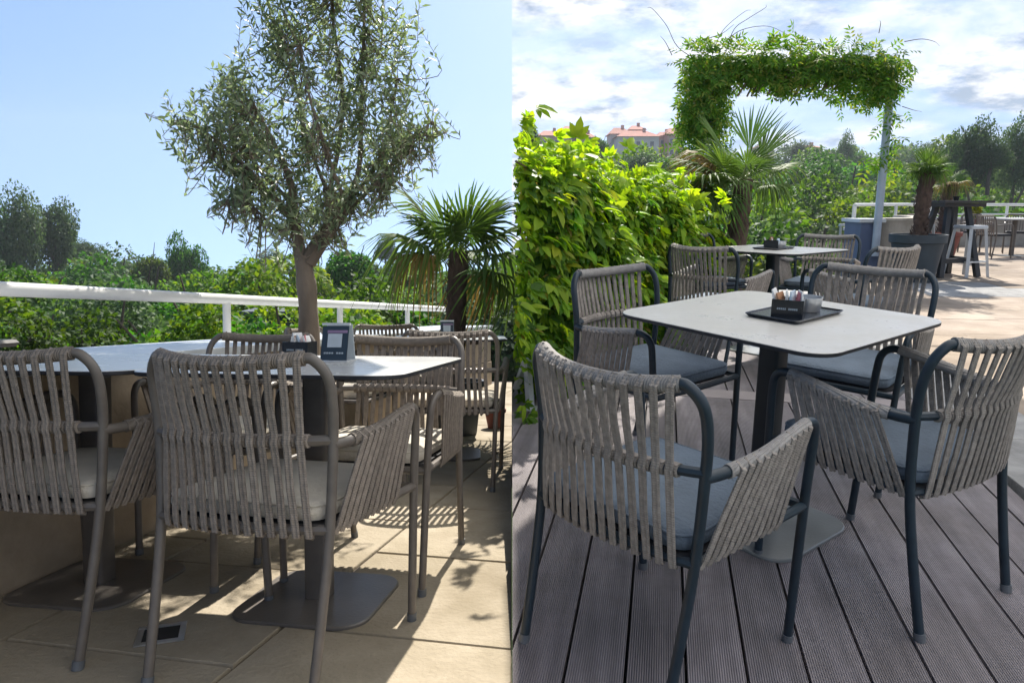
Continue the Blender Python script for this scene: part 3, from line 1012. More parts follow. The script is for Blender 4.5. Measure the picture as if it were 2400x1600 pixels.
def card_holder(fr, x, y, rz, h, w, label):
    t = link('card_holder', None, mw=pose(fr, (x, y, 0.7503), rz))
    tag(t, label, 'card holder')
    lean = 0.28
    f = lambda z: -0.030 + z * lean
    q = G()
    for z0, z1 in ((0.004, h),):
        q.loft([[(-w / 2, f(z0), z0), (w / 2, f(z0), z0), (w / 2, f(z0) + 0.004, z0), (-w / 2, f(z0) + 0.004, z0)], [(-w / 2, f(z1), z1), (w / 2, f(z1), z1), (w / 2, f(z1) + 0.004, z1), (-w / 2, f(z1) + 0.004, z1)]])
    part('card', q, 'sign_navy', t, False)
    def quad(x0, x1, z0, z1, nm, mt):
        e = 0.0012
        part(nm, G().loft([[(x0, f(z0) - e, z0), (x1, f(z0) - e, z0), (x1, f(z0) - 0.0002, z0), (x0, f(z0) - 0.0002, z0)], [(x0, f(z1) - e, z1), (x1, f(z1) - e, z1), (x1, f(z1) - 0.0002, z1), (x0, f(z1) - 0.0002, z1)]]), mt, t, False)
    quad(-w * 0.27, w * 0.27, h * 0.40, h * 0.78, 'blank_panel', 'sign_pale')
    quad(-w * 0.30, w * 0.46, h * 0.80, h * 0.88, 'mauve_band', 'sign_mauve')
    for i in range(8):
        if i != 4:
            quad(-w * 0.38 + i * w * 0.095, -w * 0.38 + i * w * 0.095 + w * 0.07, h * 0.215, h * 0.262, 'lettering', 'sign_text')
    back = lambda z: 0.062 - z * 0.22
    part('back_leaf', G().loft([[(-w / 2, back(z), z), (w / 2, back(z), z), (w / 2, back(z) + 0.003, z), (-w / 2, back(z) + 0.003, z)] for z in (0.002, h + 0.006)]), 'sign_pale', t, False)
    part('clear_foot', G().box((0, 0.016, 0.0016), (w + 0.006, 0.10, 0.0028)), 'cap_stone', t, False)
    part('top_edge', G().box((0, f(h) + 0.006, h + 0.006), (w + 0.004, 0.018, 0.008)), 'cap_stone', t, False)


p = gp(788, 846, True, 0.75)
card_holder(FL, p.x, p.y, -0.10, 0.115, 0.088, 'dark card holder with a blank pale panel on the white joined tables')
p = gp(703, 836, True, 0.75)
c_, s_ = math.cos(-LTA), math.sin(-LTA)
dx, dy = p.x - LT1[0], p.y - LT1[1]
napkin_box(FL, LT1, LTA, dx * c_ - dy * s_, dx * s_ + dy * c_, 0.7503, 0.0, 'small black napkin box next to the dark card holder', w=0.095, d=0.08, h=0.055, packets=6)
card_holder(FL, -0.405, 4.52, 0.05, 0.10, 0.082, 'dark card holder on the rear table before the palm')

# ------------------------------------------------------------------ left parapet, railing, fittings
wall = thing('parapet_wall', 'beige plastered parapet wall with a pale stone coping along the paved terrace', 'wall', FL)


def wall_seg(off0, off1, y0, y1):
    return [(wall_x(y0, off0), y0), (wall_x(y1, off0), y1), (wall_x(y1, off1), y1), (wall_x(y0, off1), y0)]


part('plinth', G().prism(wall_seg(0.0, 0.60, 0.8, 9.2)[::-1], -0.2, 0.285), 'plaster', wall, False)
part('body', G().prism(wall_seg(0.012, 0.60, 0.8, 9.2)[::-1], 0.297, 0.700), 'plaster', wall, False)
part('shadow_joint', G().prism(wall_seg(0.03, 0.58, 0.8, 9.2)[::-1], 0.285, 0.297), 'joint_dark', wall, False)
for j in range(8):
    part('coping_stone', G().prism(wall_seg(-0.03, 0.66, 0.8 + j * 1.05, 0.8 + j * 1.05 + 1.043)[::-1], 0.700, 0.742, bev=0.004), 'cap_stone', wall)
rail = thing('railing', 'white tubular handrail on posts above the plastered parapet', 'railing', FL)
ra, rb = Vector((-2.10 - 0.236 * 2.2, 0.8, 1.03)), Vector((-0.80, 8.5, 0.945))
part('handrail', G().tube([ra.lerp(rb, i / 12) for i in range(13)], 0.031, 14), 'white_paint', rail)
for px in (532, 797, 955):
    a = (px - 1200) / FPX
    # where the rail line meets that bearing
    t_ = (ra.x - a * ra.y) / ((ra.x - a * ra.y) - (rb.x - a * rb.y))
    q = ra.lerp(rb, t_)
    po = part('post', G().tube([(q.x, q.y, 0.742), (q.x, q.y, q.z - 0.02)], 0.024, 12), 'white_paint', rail)
    part('base_flange', G().tube([(q.x, q.y, 0.7425), (q.x, q.y, 0.752)], 0.045, 14), 'white_paint', po)
q = ra.lerp(rb, 0.17)
part('post', G().tube([(q.x, q.y, 0.742), (q.x, q.y, q.z - 0.02)], 0.024, 12), 'white_paint', rail)

p = gp(14, 812, True, 0.742)
t = thing('grey_case', 'flat dark grey floodlight resting on the stone coping', 'floodlight', FL, (p.x - 0.05, p.y - 0.05, 0.742), 0.2)  # flat dark object, modelled as a plain case
part('housing', G().loft([rrect(0.20, 0.13, 0.02, 4, 0.0), rrect(0.22, 0.15, 0.02, 4, 0.02), rrect(0.20, 0.13, 0.02, 4, 0.034)]), 'pot_grey', t)
part('lens', G().loft([rrect(0.16, 0.10, 0.01, 3, 0.034), rrect(0.16, 0.10, 0.01, 3, 0.037)]), 'glass_dark', t)  # glossy dark panel on the case top

p = gp(378, 1488, True)
t = thing('floor_drain', 'small square floor drain sunk between the stone slabs', 'drain', FL, (p.x, p.y, 0.003), 0.35)
g = G()
for a in range(4):
    c_, s_ = math.cos(a * math.pi / 2), math.sin(a * math.pi / 2)
    g.box((c_ * 0.055, s_ * 0.055, 0.002), (0.016 if a % 2 == 0 else 0.126, 0.126 if a % 2 == 0 else 0.016, 0.004 + 0.0006 * (a % 2)))
part('drain_frame', g, 'steel', t, False)
part('drain_well', G().box((0, 0, 0.0005), (0.10, 0.10, 0.001)), 'joint_dark', t, False)


def pot(name, label, fr, loc, r0, r1, h, mat, rim=0.05):
    t = thing(name, label, 'plant pot', fr, loc)
    part('body', G().lathe([(r0, 0.0), (r0 + (r1 - r0) * 0.8, h - rim)], 28), mat, t)
    part('rim', G().lathe([(r1 * 0.97, h - rim), (r1 * 1.03, h - rim * 0.9), (r1 * 1.05, h), (r1 * 0.96, h), (r1 * 0.93, h - rim * 0.9)], 28), mat, t)
    part('soil', G().lathe([(r1 * 0.90, h - 0.05), (r1 * 0.5, h - 0.035), (0.01, h - 0.03)], 20), 'soil', t)
    return t


OY = 4.38
OX = (722 - 1200) / FPX * OY
pot('plant_pot', 'grey round pot holding the olive tree behind the chairs', FL, (OX, OY, 0), 0.17, 0.22, 0.42, 'pot_grey')
PLX, PLY = -0.425, 5.42
pot('plant_pot', 'dark round pot holding the palm on the paved terrace', FL, (PLX, PLY, 0), 0.16, 0.21, 0.40, 'pot_dark')
p = gp(1160, 1002, True)
pot('plant_pot', 'small dark red pot on the sunny paving behind the palm table', FL, (p.x, p.y, 0), 0.055, 0.085, 0.15, 'pot_red', 0.03)


# ------------------------------------------------------------------ olive tree
def olive():
    t = thing('olive_tree', 'grey-green olive tree with a forked trunk rising behind the taupe chairs', 'tree', FL, (OX, OY, 0))
    k = OY / FPX

    def P(px, py, dy=0.0):
        return Vector(((px - 722) * k, dy, HL + (731 - py) * k))
    rng = np.random.default_rng(5)
    tr = curve([(0, 0, 0.36), P(724, 800), P(722, 700), P(716, 640), P(714, 600)], 5)
    part('trunk', G().tube(tr, [0.064 - 0.004 * math.sin(i * 0.9) - 0.0006 * i for i in range(len(tr))], 12), 'bark_olive', t)
    limbs = [
        ([P(712, 620), P(700, 560), P(694, 500), P(690, 430, -0.05), P(655, 340, -0.1), P(610, 250, -0.1)], 0.040, 0.006),
        ([P(722, 615), P(758, 560), P(792, 512), P(826, 474)], 0.054, 0.040),
        ([P(790, 520), P(775, 470, 0.03), P(768, 440, 0.05)], 0.045, 0.036),
        ([P(820, 480), P(842, 400, 0.02), P(846, 300, 0.05), P(850, 180, 0.05), P(856, 40, 0.05), P(858, -120, 0.05), P(820, -300, 0.05)], 0.017, 0.005),
        ([P(815, 482), P(880, 380, 0.1), P(905, 280, 0.15), P(930, 180, 0.1)], 0.013, 0.005),
        ([P(770, 450, 0.05), P(790, 330, 0.1), P(796, 200, 0.12), P(780, 60, 0.1), P(770, -80, 0.1), P(690, -300, 0.1)], 0.015, 0.004),
        ([P(768, 445), P(720, 330, 0.05), P(690, 200, 0.1), P(665, 80, 0.05)], 0.013, 0.005),
        ([P(694, 520), P(620, 430, -0.05), P(540, 350, -0.1), P(450, 290, -0.05)], 0.016, 0.005),
        ([P(690, 480), P(590, 380, 0.1), P(540, 270, 0.15), P(545, 180, 0.1)], 0.013, 0.005),
        ([P(822, 490), P(900, 430, -0.1), P(960, 350, -0.1), P(1020, 300, -0.1)], 0.011, 0.004),
        ([P(700, 560), P(650, 530, -0.1), P(600, 480, -0.15), P(560, 480, -0.15)], 0.010, 0.004),
        ([P(815, 485), P(790, 380, -0.2), P(760, 260, -0.28), P(740, 150, -0.25)], 0.013, 0.005),
    ]
    pts = []
    for path, r0, r1 in limbs:
        c = curve(path, 6)
        n = len(c)
        part('limb', G().tube(c, [r0 + (r1 - r0) * i / (n - 1) for i in range(n)], 9), 'bark_olive', t)
        pts += [(q, i / n) for i, q in enumerate(c) if i > n * 0.3]
    # crown volume as overlapping lobes, (px, py, rx, rz, ry m, weight)
    lobes = [(735, 325, 255, 215, 0.6, 10), (520, 310, 130, 100, 0.4, 3.4), (560, 200, 60, 70, 0.25, 1.0), (800, 70, 185, 170, 0.45, 5.5), (640, 90, 60, 110, 0.3, 1.3), (700, 480, 165, 75, 0.4, 3.6), (930, 310, 105, 120, 0.4, 3.4), (965, 90, 45, 90, 0.2, 0.7), (880, 420, 90, 55, 0.3, 1.2), (1010, 300, 35, 30, 0.1, 0.25), (600, 420, 100, 70, 0.3, 1.8), (760, -140, 190, 140, 0.5, 5.0), (700, -280, 150, 110, 0.45, 3.0)]
    tot = sum(l[5] for l in lobes)
    tw = G()
    LV = []
    base = np.array([(q.x, q.y, q.z) for q, _ in pts])
    for (px, py, rx, rz, ry, w) in lobes:
        n = int(980 * w / tot)
        c = P(px, py)
        for _ in range(n):
            d = rng.normal(size=3); d /= np.linalg.norm(d)
            rr_ = rng.random() ** 0.42
            tip = np.array([c.x + d[0] * rx * k * rr_, d[1] * ry * rr_, c.z + d[2] * rz * k * rr_])
            dist = np.linalg.norm(base - tip, axis=1) + (base[:, 2] > tip[2]) * 0.25
            b = base[np.argmin(dist)]
            ln = np.linalg.norm(tip - b)
            # twig: last 0.30 m before the tip carries leaves
            out = (tip - b) / max(ln, 1e-3)
            up = np.array([0, 0, 1.0])
            dirv = out * 0.6 + up * 0.65 + rng.normal(size=3) * 0.35
            dirv /= np.linalg.norm(dirv)
            L_ = rng.uniform(0.16, 0.32)
            a0 = tip - dirv * L_
            cv_ = curve([Vector(b), Vector(b * 0.5 + a0 * 0.5) + Vector((0, 0, -0.03)), Vector(a0), Vector(tip)], 3)
            tw.tube(cv_, [0.0042 - 0.0032 * i / (len(cv_) - 1) for i in range(len(cv_))], 4, False)
            m = int(L_ * 62)
            s = np.linspace(0.02, 1.05, m)
            pos = a0[None] + dirv[None] * (s * L_)[:, None] + rng.normal(size=(m, 3)) * 0.004
            side_ = np.cross(dirv, rng.normal(size=3)); side_ /= np.linalg.norm(side_)
            sd_ = np.where(np.arange(m) % 2 == 0, 1, -1)[:, None] * side_[None]
            tw2 = np.cross(dirv, side_)
            sd_ = np.where((np.arange(m) // 2 % 2 == 0)[:, None], sd_, np.where(np.arange(m) % 2 == 0, 1, -1)[:, None] * tw2[None])
            dr = dirv[None] * 0.75 + sd_ + rng.normal(size=(m, 3)) * 0.22
            nm = dirv[None] * 0.8 - sd_ * 0.4 + rng.normal(size=(m, 3)) * 0.3
            LV.append(scatter(leaf_tpl(0.15, 0.03, 0.08, 1), pos, dr, nm, rng.uniform(0.042, 0.075, m)))
    part('twigs', tw, 'bark_olive', t, kind='stuff')
    V_, Q_ = join(LV)
    part('foliage', arr_mesh(V_, Q_, 'leaf_olive', 'foliage'), None, t, kind='stuff')


olive()


# ------------------------------------------------------------------ fan palms
def frond_mesh(Lp, R, spread, droop, segs, mat, rng, bend=0.15):
    """fan leaf: stalk along +Y, blade in the XY plane"""
    V_, Q_, o = [], [], 0
    hub = np.array([0, Lp, -bend * Lp])
    for i in range(segs):
        a = math.radians(-spread + 2 * spread * i / (segs - 1) + rng.normal() * 1.1)
        rl = R * (1.0 - 0.30 * (abs(a) / math.radians(170)) ** 2) * rng.uniform(0.93, 1.05)
        dirv = np.array([math.sin(a), math.cos(a), 0.0])
        sid = np.array([math.cos(a), -math.sin(a), 0.0])
        wmax = rl * math.radians(2 * spread) / segs * 0.52
        rs = np.array([0.03, 0.24, 0.42, 0.66, 0.86, 1.0]) * rl
        wd = np.array([0.03, 0.24, 0.41, 0.36, 0.20, 0.012]) * wmax
        tipd = droop * rng.uniform(0.4, 1.9) + (0.5 if rng.random() < 0.12 else 0.0)
        for r_, w_ in zip(rs, wd):
            u = r_ / rl
            zz = -tipd * rl * max(u - 0.45, 0) ** 2 * 2.2 - 0.10 * rl * (1 - math.cos(a)) * u * 0.5
            c = hub + dirv * r_ * (1 - 0.25 * tipd * max(u - 0.5, 0)) + np.array([0, 0, zz])
            V_ += [c - sid * w_ + np.array([0, 0, -0.35 * w_]), c + np.array([0, 0, 0.35 * w_]), c + sid * w_ + np.array([0, 0, -0.35 * w_])]
        for k_ in range(5):
            b = o + k_ * 3
            Q_ += [(b, b + 1, b + 4, b + 3), (b + 1, b + 2, b + 5, b + 4)]
        o += 18
    return arr_mesh(np.array(V_), np.array(Q_), mat, 'blade')


def palm(label, fr, x, y, z0, h, r, R, Lp, fronds, seed, name='palm'):
    rng = np.random.default_rng(seed)
    t = thing(name, label, 'palm', fr, (x, y, z0))
    g = G()
    n = 26
    rings = []
    for i in range(n + 1):
        u = i / n
        rr_ = r * (0.92 + 0.22 * math.sin(u * 2.4)) * (1.0 + 0.10 * (i % 2))
        lean = 0.03 * h * u * u
        rings.append([(lean + rr_ * (1 + 0.10 * math.sin(j * 2.1 + i * 1.7)) * math.cos(2 * math.pi * j / 14), rr_ * (1 + 0.10 * math.sin(j * 1.3 + i * 2.3)) * math.sin(2 * math.pi * j / 14), h * u) for j in range(14)])
    g.loft(rings)
    tk = part('trunk', g, 'palm_fibre', t)
    fb = G()
    for i in range(90):        # shaggy leaf bases
        u = rng.random(); a = rng.uniform(0, 2 * math.pi)
        rr_ = r * 1.04
        b = Vector((0.03 * h * u * u + rr_ * math.cos(a), rr_ * math.sin(a), h * u))
        tip = b + Vector((math.cos(a) * r * 0.45, math.sin(a) * r * 0.45, rng.uniform(0.3, 0.9) * r))
        fb.tube([b, (b + tip) / 2 + Vector((0, 0, -0.1 * r)), tip], [r * 0.12, r * 0.09, r * 0.02], 4)
    part('fibre', fb, 'palm_fibre', tk, kind='stuff')
    meshes = {}
    top = Vector((0.03 * h, 0, h))
    for (az, el, sc, kind, roll) in fronds:
        if kind not in meshes:
            sp, dr, sg, mt = {'up': (150, 0.12, 38, 'leaf_palm'), 'out': (140, 0.40, 36, 'leaf_palm'), 'down': (125, 1.1, 32, 'leaf_palm'), 'dry': (110, 1.3, 28, 'leaf_palm_dry'), 'spear': (38, 0.1, 14, 'leaf_palm')}[kind]
            st = G().tube(curve([(0, 0, 0), (0, Lp * 0.5, 0.03 * Lp), (0, Lp * 1.02, -0.15 * Lp)], 4), [0.011, 0.010, 0.010, 0.009, 0.009, 0.008, 0.008, 0.007, 0.006], 6)
            meshes[kind] = (st.mesh('petiole', True, 'stalk'), frond_mesh(Lp, R, sp, dr, sg, mt, rng))
        sm, bm = meshes[kind]
        mwf = Matrix.Translation(top + Vector((0, 0, rng.uniform(-0.05, 0.02)))) @ Matrix.Rotation(math.radians(az), 4, 'Z') @ Matrix.Rotation(math.radians(el), 4, 'X') @ Matrix.Rotation(math.radians(roll), 4, 'Y') @ Matrix.Scale(sc, 4)
        fo = link('frond', bm, t, mwf)
        link('stalk', sm, fo)
    return t


# azimuth 0 points away from the camera; elevation turns the stalk up
palm('shaggy fan palm with a broad upright fan, in the dark terrace pot', FL, PLX, PLY, 0.36, 1.0, 0.062, 0.48, 0.29, [
    (205, 66, 0.80, 'up', 8), (150, 58, 0.78, 'up', -14), (-150, 52, 0.75, 'out', 10), (60, 40, 0.8, 'out', 10), (95, 52, 0.95, 'out', 0), (-60, 55, 0.9, 'out', 0), (-85, 30, 0.9, 'out', 0), (100, 20, 1.0, 'down', 0), (72, 8, 0.9, 'down', 0),
    (-100, 5, 0.95, 'down', 0), (-75, -15, 0.9, 'down', 0), (96, 2, 0.8, 'dry', 0), (10, 20, 0.8, 'out', 0), (-40, -30, 0.8, 'dry', 0), (-95, -30, 0.85, 'down', 0)], 3)

p = pd(1722, 560, 7.3)
palm('tall fan palm with a dark hairy trunk at the end of the leafy hedge', FP, p.x, 7.3, -0.30, 1.66, 0.082, 0.52, 0.36, [
    (-30, 68, 1.0, 'spear', 0), (-70, 58, 0.9, 'spear', 20), (65, 60, 0.9, 'spear', 0), (30, 50, 0.7, 'up', 15), (-50, 45, 0.7, 'up', -10), (170, 48, 0.6, 'up', 0), (110, 42, 0.8, 'up', 0), (85, 28, 0.9, 'out', 0), (108, 6, 1.15, 'out', 15), (80, -4, 1.15, 'out', -10), (95, -22, 1.0, 'down', 0), (150, 5, 0.6, 'down', 0), (110, -20, 0.75, 'down', 0),
    (-80, 22, 0.8, 'down', 0), (-110, 5, 0.65, 'down', 0), (-60, -5, 0.7, 'down', 0), (70, 35, 0.9, 'dry', 0), (10, 30, 0.8, 'out', 0)], 8)

POTY = 10.0
p = gp(2146, 663)
PX = pd(2146, 610, POTY).x
pot('plant_pot', 'large tapered dark blue pot with a palm on the promenade', FP, (PX, POTY, 0.062), 0.24, 0.345, 0.64, 'pot_dark', 0.12)
palm('short fan palm with drooping leaves in the large dark blue pot', FP, PX + 0.01, POTY, 0.62, 0.92, 0.080, 0.27, 0.16, [
    (10, 82, 1.0, 'spear', 0), (-60, 66, 1.0, 'spear', 0), (120, 60, 0.95, 'spear', 0), (60, 62, 0.85, 'up', 0), (-90, 52, 0.85, 'up', 0), (180, 60, 0.8, 'up', 0), (100, 36, 0.9, 'out', 0), (150, 25, 0.85, 'out', 0), (-150, 25, 0.85, 'out', 0), (-100, 18, 0.85, 'down', 0), (80, 12, 0.8, 'down', 0), (-60, 15, 0.7, 'down', 0), (190, 8, 0.6, 'down', 0), (0, 20, 0.8, 'down', 0)], 12)
PX3 = pd(2226, 430, 14.0).x
pot('plant_pot', 'dark red pot with a small palm behind the black bar table', FP, (PX3, 14.0, 0.062), 0.2, 0.3, 0.5, 'pot_red', 0.08)
palm('small yellowing fan palm behind the black bar table', FP, PX3, 14.0, 0.52, 0.95, 0.11, 0.30, 0.18, [
    (0, 78, 1.0, 'spear', 0), (70, 60, 1.0, 'dry', 0), (-70, 55, 0.9, 'out', 0), (150, 20, 0.8, 'dry', 0), (-140, 15, 0.9, 'dry', 0), (90, 5, 0.8, 'dry', 0), (-90, 0, 0.9, 'out', 0), (180, -10, 0.7, 'down', 0)], 21)


# ------------------------------------------------------------------ hedge of creeper along the deck
def hedge():
    rng = np.random.default_rng(2)
    t = thing('creeper_hedge', 'thick bright green creeper hedge running along the deck to the palm', 'hedge', FR, (0, 0, 0))
    a, b = np.array([HX0, HY0]), np.array([HX1, HY1])
    dl = (b - a) / np.linalg.norm(b - a)
    nrm = np.array([dl[1], -dl[0]])             # towards the deck
    Ltot = np.linalg.norm(b - a)
    Hh = lambda s: 1.47 - 0.62 * np.clip(s / Ltot, 0, 1) - 0.35 * np.clip((s - Ltot * 0.86) / (Ltot * 0.14), 0, 1) ** 2 * 1.5 + 0.05 * np.sin(s * 5.1) + 0.04 * np.sin(s * 11.3 + 1)
    bul = lambda s, z: 0.07 * np.sin(s * 4.3 + z * 3) + 0.05 * np.sin(s * 9.1 - z * 5.7) + 0.12 - 0.36 * np.clip(z, 0, 1.7)
    # framework: posts and wires
    g = G()
    for s in np.linspace(1.5, Ltot, 6):
        q = a + dl * s - nrm * 0.72
        g.tube([(q[0], q[1], -1.4), (q[0], q[1], Hh(s) - 0.45)], 0.02, 8)
    for z in (0.3, 0.7, 1.1):
        q0, q1 = a + dl * 1.5 - nrm * 0.72, b - nrm * 0.72
        g.tube([(q0[0], q0[1], z), (q1[0], q1[1], z)], 0.006, 5)
    part('trellis', g, 'post_dark', t)
    # stems
    g = G()
    for _ in range(70):
        s = rng.uniform(1.0, Ltot)
        pts = []
        for i in range(6):
            z = Hh(s) * i / 5 * rng.uniform(0.85, 0.97)
            q = a + dl * (s + rng.normal() * 0.08 * i) + nrm * (bul(s, z) - 0.22 + rng.normal() * 0.05)
            pts.append((max(q[0], 0.02), q[1], z))
        g.tube(curve(pts, 3), 0.006, 5)
    part('stems', g, 'vine_stem', t, kind='stuff')

    def sample(n, lo=0.0, depth=0.30, smax=None, front=False):
        s = rng.uniform(-0.25, smax or Ltot * 1.02, n)
        z = Hh(s) * rng.uniform(lo, 1.0, n) ** 0.8
        off = bul(s, z) + rng.uniform(-depth, 0.05, n) * (1 if not front else 0.3)
        # round the crest over
        u = np.clip((z / Hh(s) - 0.8) / 0.2, 0, 1)
        off -= 0.20 * u * u
        gap = np.sin(s * 6.3 + 2.1 * np.sin(z * 4.0)) * np.sin(z * 7.1 + 1.7 * np.sin(s * 3.1)) > 0.5
        off -= gap * 0.26
        q = a[None] + dl[None] * s[:, None] + nrm[None] * off[:, None]
        return np.c_[q, z], s

    def build(n, size, tplf, mat, lo=0.0, depth=0.30, crest=False, smax=None, front=False, back=0.0):
        pos, s = sample(n, lo, depth, smax, front)
        pos[:, :2] -= nrm[None] * back
        if crest:
            pos[:, 2] = Hh(s) + rng.uniform(-0.10, 0.08, n) - 0.25 * np.clip(0.35 - s, 0, 1)
            pos[:, :2] -= nrm[None] * rng.uniform(0.02, 0.42, n)[:, None]
        out = np.r_[nrm, 0.0]
        d = out[None] * 0.75 + np.array([0, 0, -0.65])[None] + rng.normal(size=(n, 3)) * 0.45 + np.r_[dl, 0][None] * rng.normal(size=(n, 1)) * 0.5
        if crest:
            d = out[None] * 0.35 + np.array([0, 0, 0.35])[None] + rng.normal(size=(n, 3)) * 0.6
        nn = out[None] * 0.55 + np.array([0, 0, 0.85])[None] + rng.normal(size=(n, 3)) * 0.28
        sz = rng.uniform(0.45, 1.25, n) * size
        V_, Q_ = scatter(tplf, pos, d, nn, sz)
        # trimmed flush with the end of the deck
        k_ = len(tplf[0])
        keep = V_.reshape(-1, k_, 3)[:, :, 0].min(1) > 0.004
        V_ = V_.reshape(-1, k_, 3)[keep].reshape(-1, 3)
        Q_ = (tplf[1][None] + (np.arange(keep.sum()) * k_)[:, None, None]).reshape(-1, 4)
        return V_, Q_
    c5 = compound_tpl(5, 150, 0.23)
    c3 = compound_tpl(3, 110, 0.25)
    V_, Q_ = join([build(6600, 0.108, c5, 0), build(3600, 0.085, c3, 0, depth=0.2)])
    part('foliage', arr_mesh(V_, Q_, 'leaf_hedge', 'foliage'), None, t, kind='stuff')
    V_, Q_ = join([build(1300, 0.095, c5, 0, crest=True), build(1100, 0.11, c3, 0, lo=0.5, depth=0.05), build(420, 0.11, c5, 0, lo=0.15, depth=0.02)])
    part('yellow_foliage', arr_mesh(V_, Q_, 'leaf_yellow', 'yellow_foliage'), None, t, kind='stuff')  # yellower, brighter leaves gathered on the crest and upper face
    # dark twiggy core so that the hedge is not see-through
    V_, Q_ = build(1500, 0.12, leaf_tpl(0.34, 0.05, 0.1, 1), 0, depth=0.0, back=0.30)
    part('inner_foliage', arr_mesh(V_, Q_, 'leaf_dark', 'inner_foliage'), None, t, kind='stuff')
    # the largest single leaves
    tpls = [arr_mesh(*x, m_, 'leaf') for x, m_ in ((compound_tpl(5, 150, 0.24), 'leaf_hedge'), (compound_tpl(5, 165, 0.22), 'leaf_hedge'), (compound_tpl(3, 100, 0.26), 'leaf_yellow'), (compound_tpl(5, 140, 0.25), 'leaf_yellow'))]
    n = 0
    while n < 240:
        pos, s = sample(1, 0.05, 0.0, 2.6, True)
        sz = rng.uniform(0.085, 0.135)
        if pos[0, 0] < sz * 1.1:
            continue
        pos[0, :2] += nrm * 0.05
        d = Vector((nrm[0] * 0.8 + rng.normal() * 0.4, nrm[1] * 0.8 + rng.normal() * 0.4, -0.6 + rng.normal() * 0.35)).normalized()
        nn = Vector((nrm[0] * 0.6 + rng.normal() * 0.25, nrm[1] * 0.6 + rng.normal() * 0.25, 0.8))
        nn = (nn - d * nn.dot(d)).normalized()
        x = d.cross(nn)
        mwl = Matrix(((x.x, d.x, nn.x, pos[0, 0]), (x.y, d.y, nn.y, pos[0, 1]), (x.z, d.z, nn.z, pos[0, 2]), (0, 0, 0, 1))) @ Matrix.Scale(sz, 4)
        yellower = rng.random() < 0.22 + 0.25 * (pos[0, 2] > 1.0)
        link('leaf', tpls[(2 if yellower else 0) + int(rng.random() < 0.5)], t, mwl)
        n += 1


hedge()
p = gp(1243, 958, 'deck')
t = thing('trellis_stand', 'pale grey steel foot bracket standing under the hedge at the deck end', 'bracket', FR, (p.x, p.y, 0.0), -0.1)
part('upright', G().beam((0.0, 0.0, 0.0), (-0.02, 0.02, 0.26), 0.032, 0.032), 'steel_paint', t, False)
part('brace', G().beam((-0.025, 0.03, 0.262), (-0.085, 0.10, 0.08), 0.035, 0.02), 'steel_paint', t, False)
part('foot', G().box((0.0, 0.0, 0.004), (0.07, 0.07, 0.008)), 'steel_paint', t, False)

# ------------------------------------------------------------------ vine-covered frame
AY = 10.6
arch = thing('vine_arch', 'steel frame draped with climbing vine, forming an open rectangle above the deck end', 'vine arch', FP, (0, 0, 0))
xl = pd(1668, 220, AY).x
pr0 = pd(2050, 600, AY); pr1 = pd(2082, 245, AY)
xr = pr0.x
zt = pd(1850, 165, AY).z
part('pole', G().tube([(xr, AY, pr0.z), (xr, AY, zt)], 0.055, 14), 'pole_blue', arch)
part('pole', G().tube([(xl, AY, -1.5), (xl, AY, zt)], 0.05, 12), 'pole_blue', arch)
part('crossbar', G().tube([(xl - 0.2, AY, zt), (xr + 0.02, AY, zt)], 0.045, 12), 'pole_blue', arch)


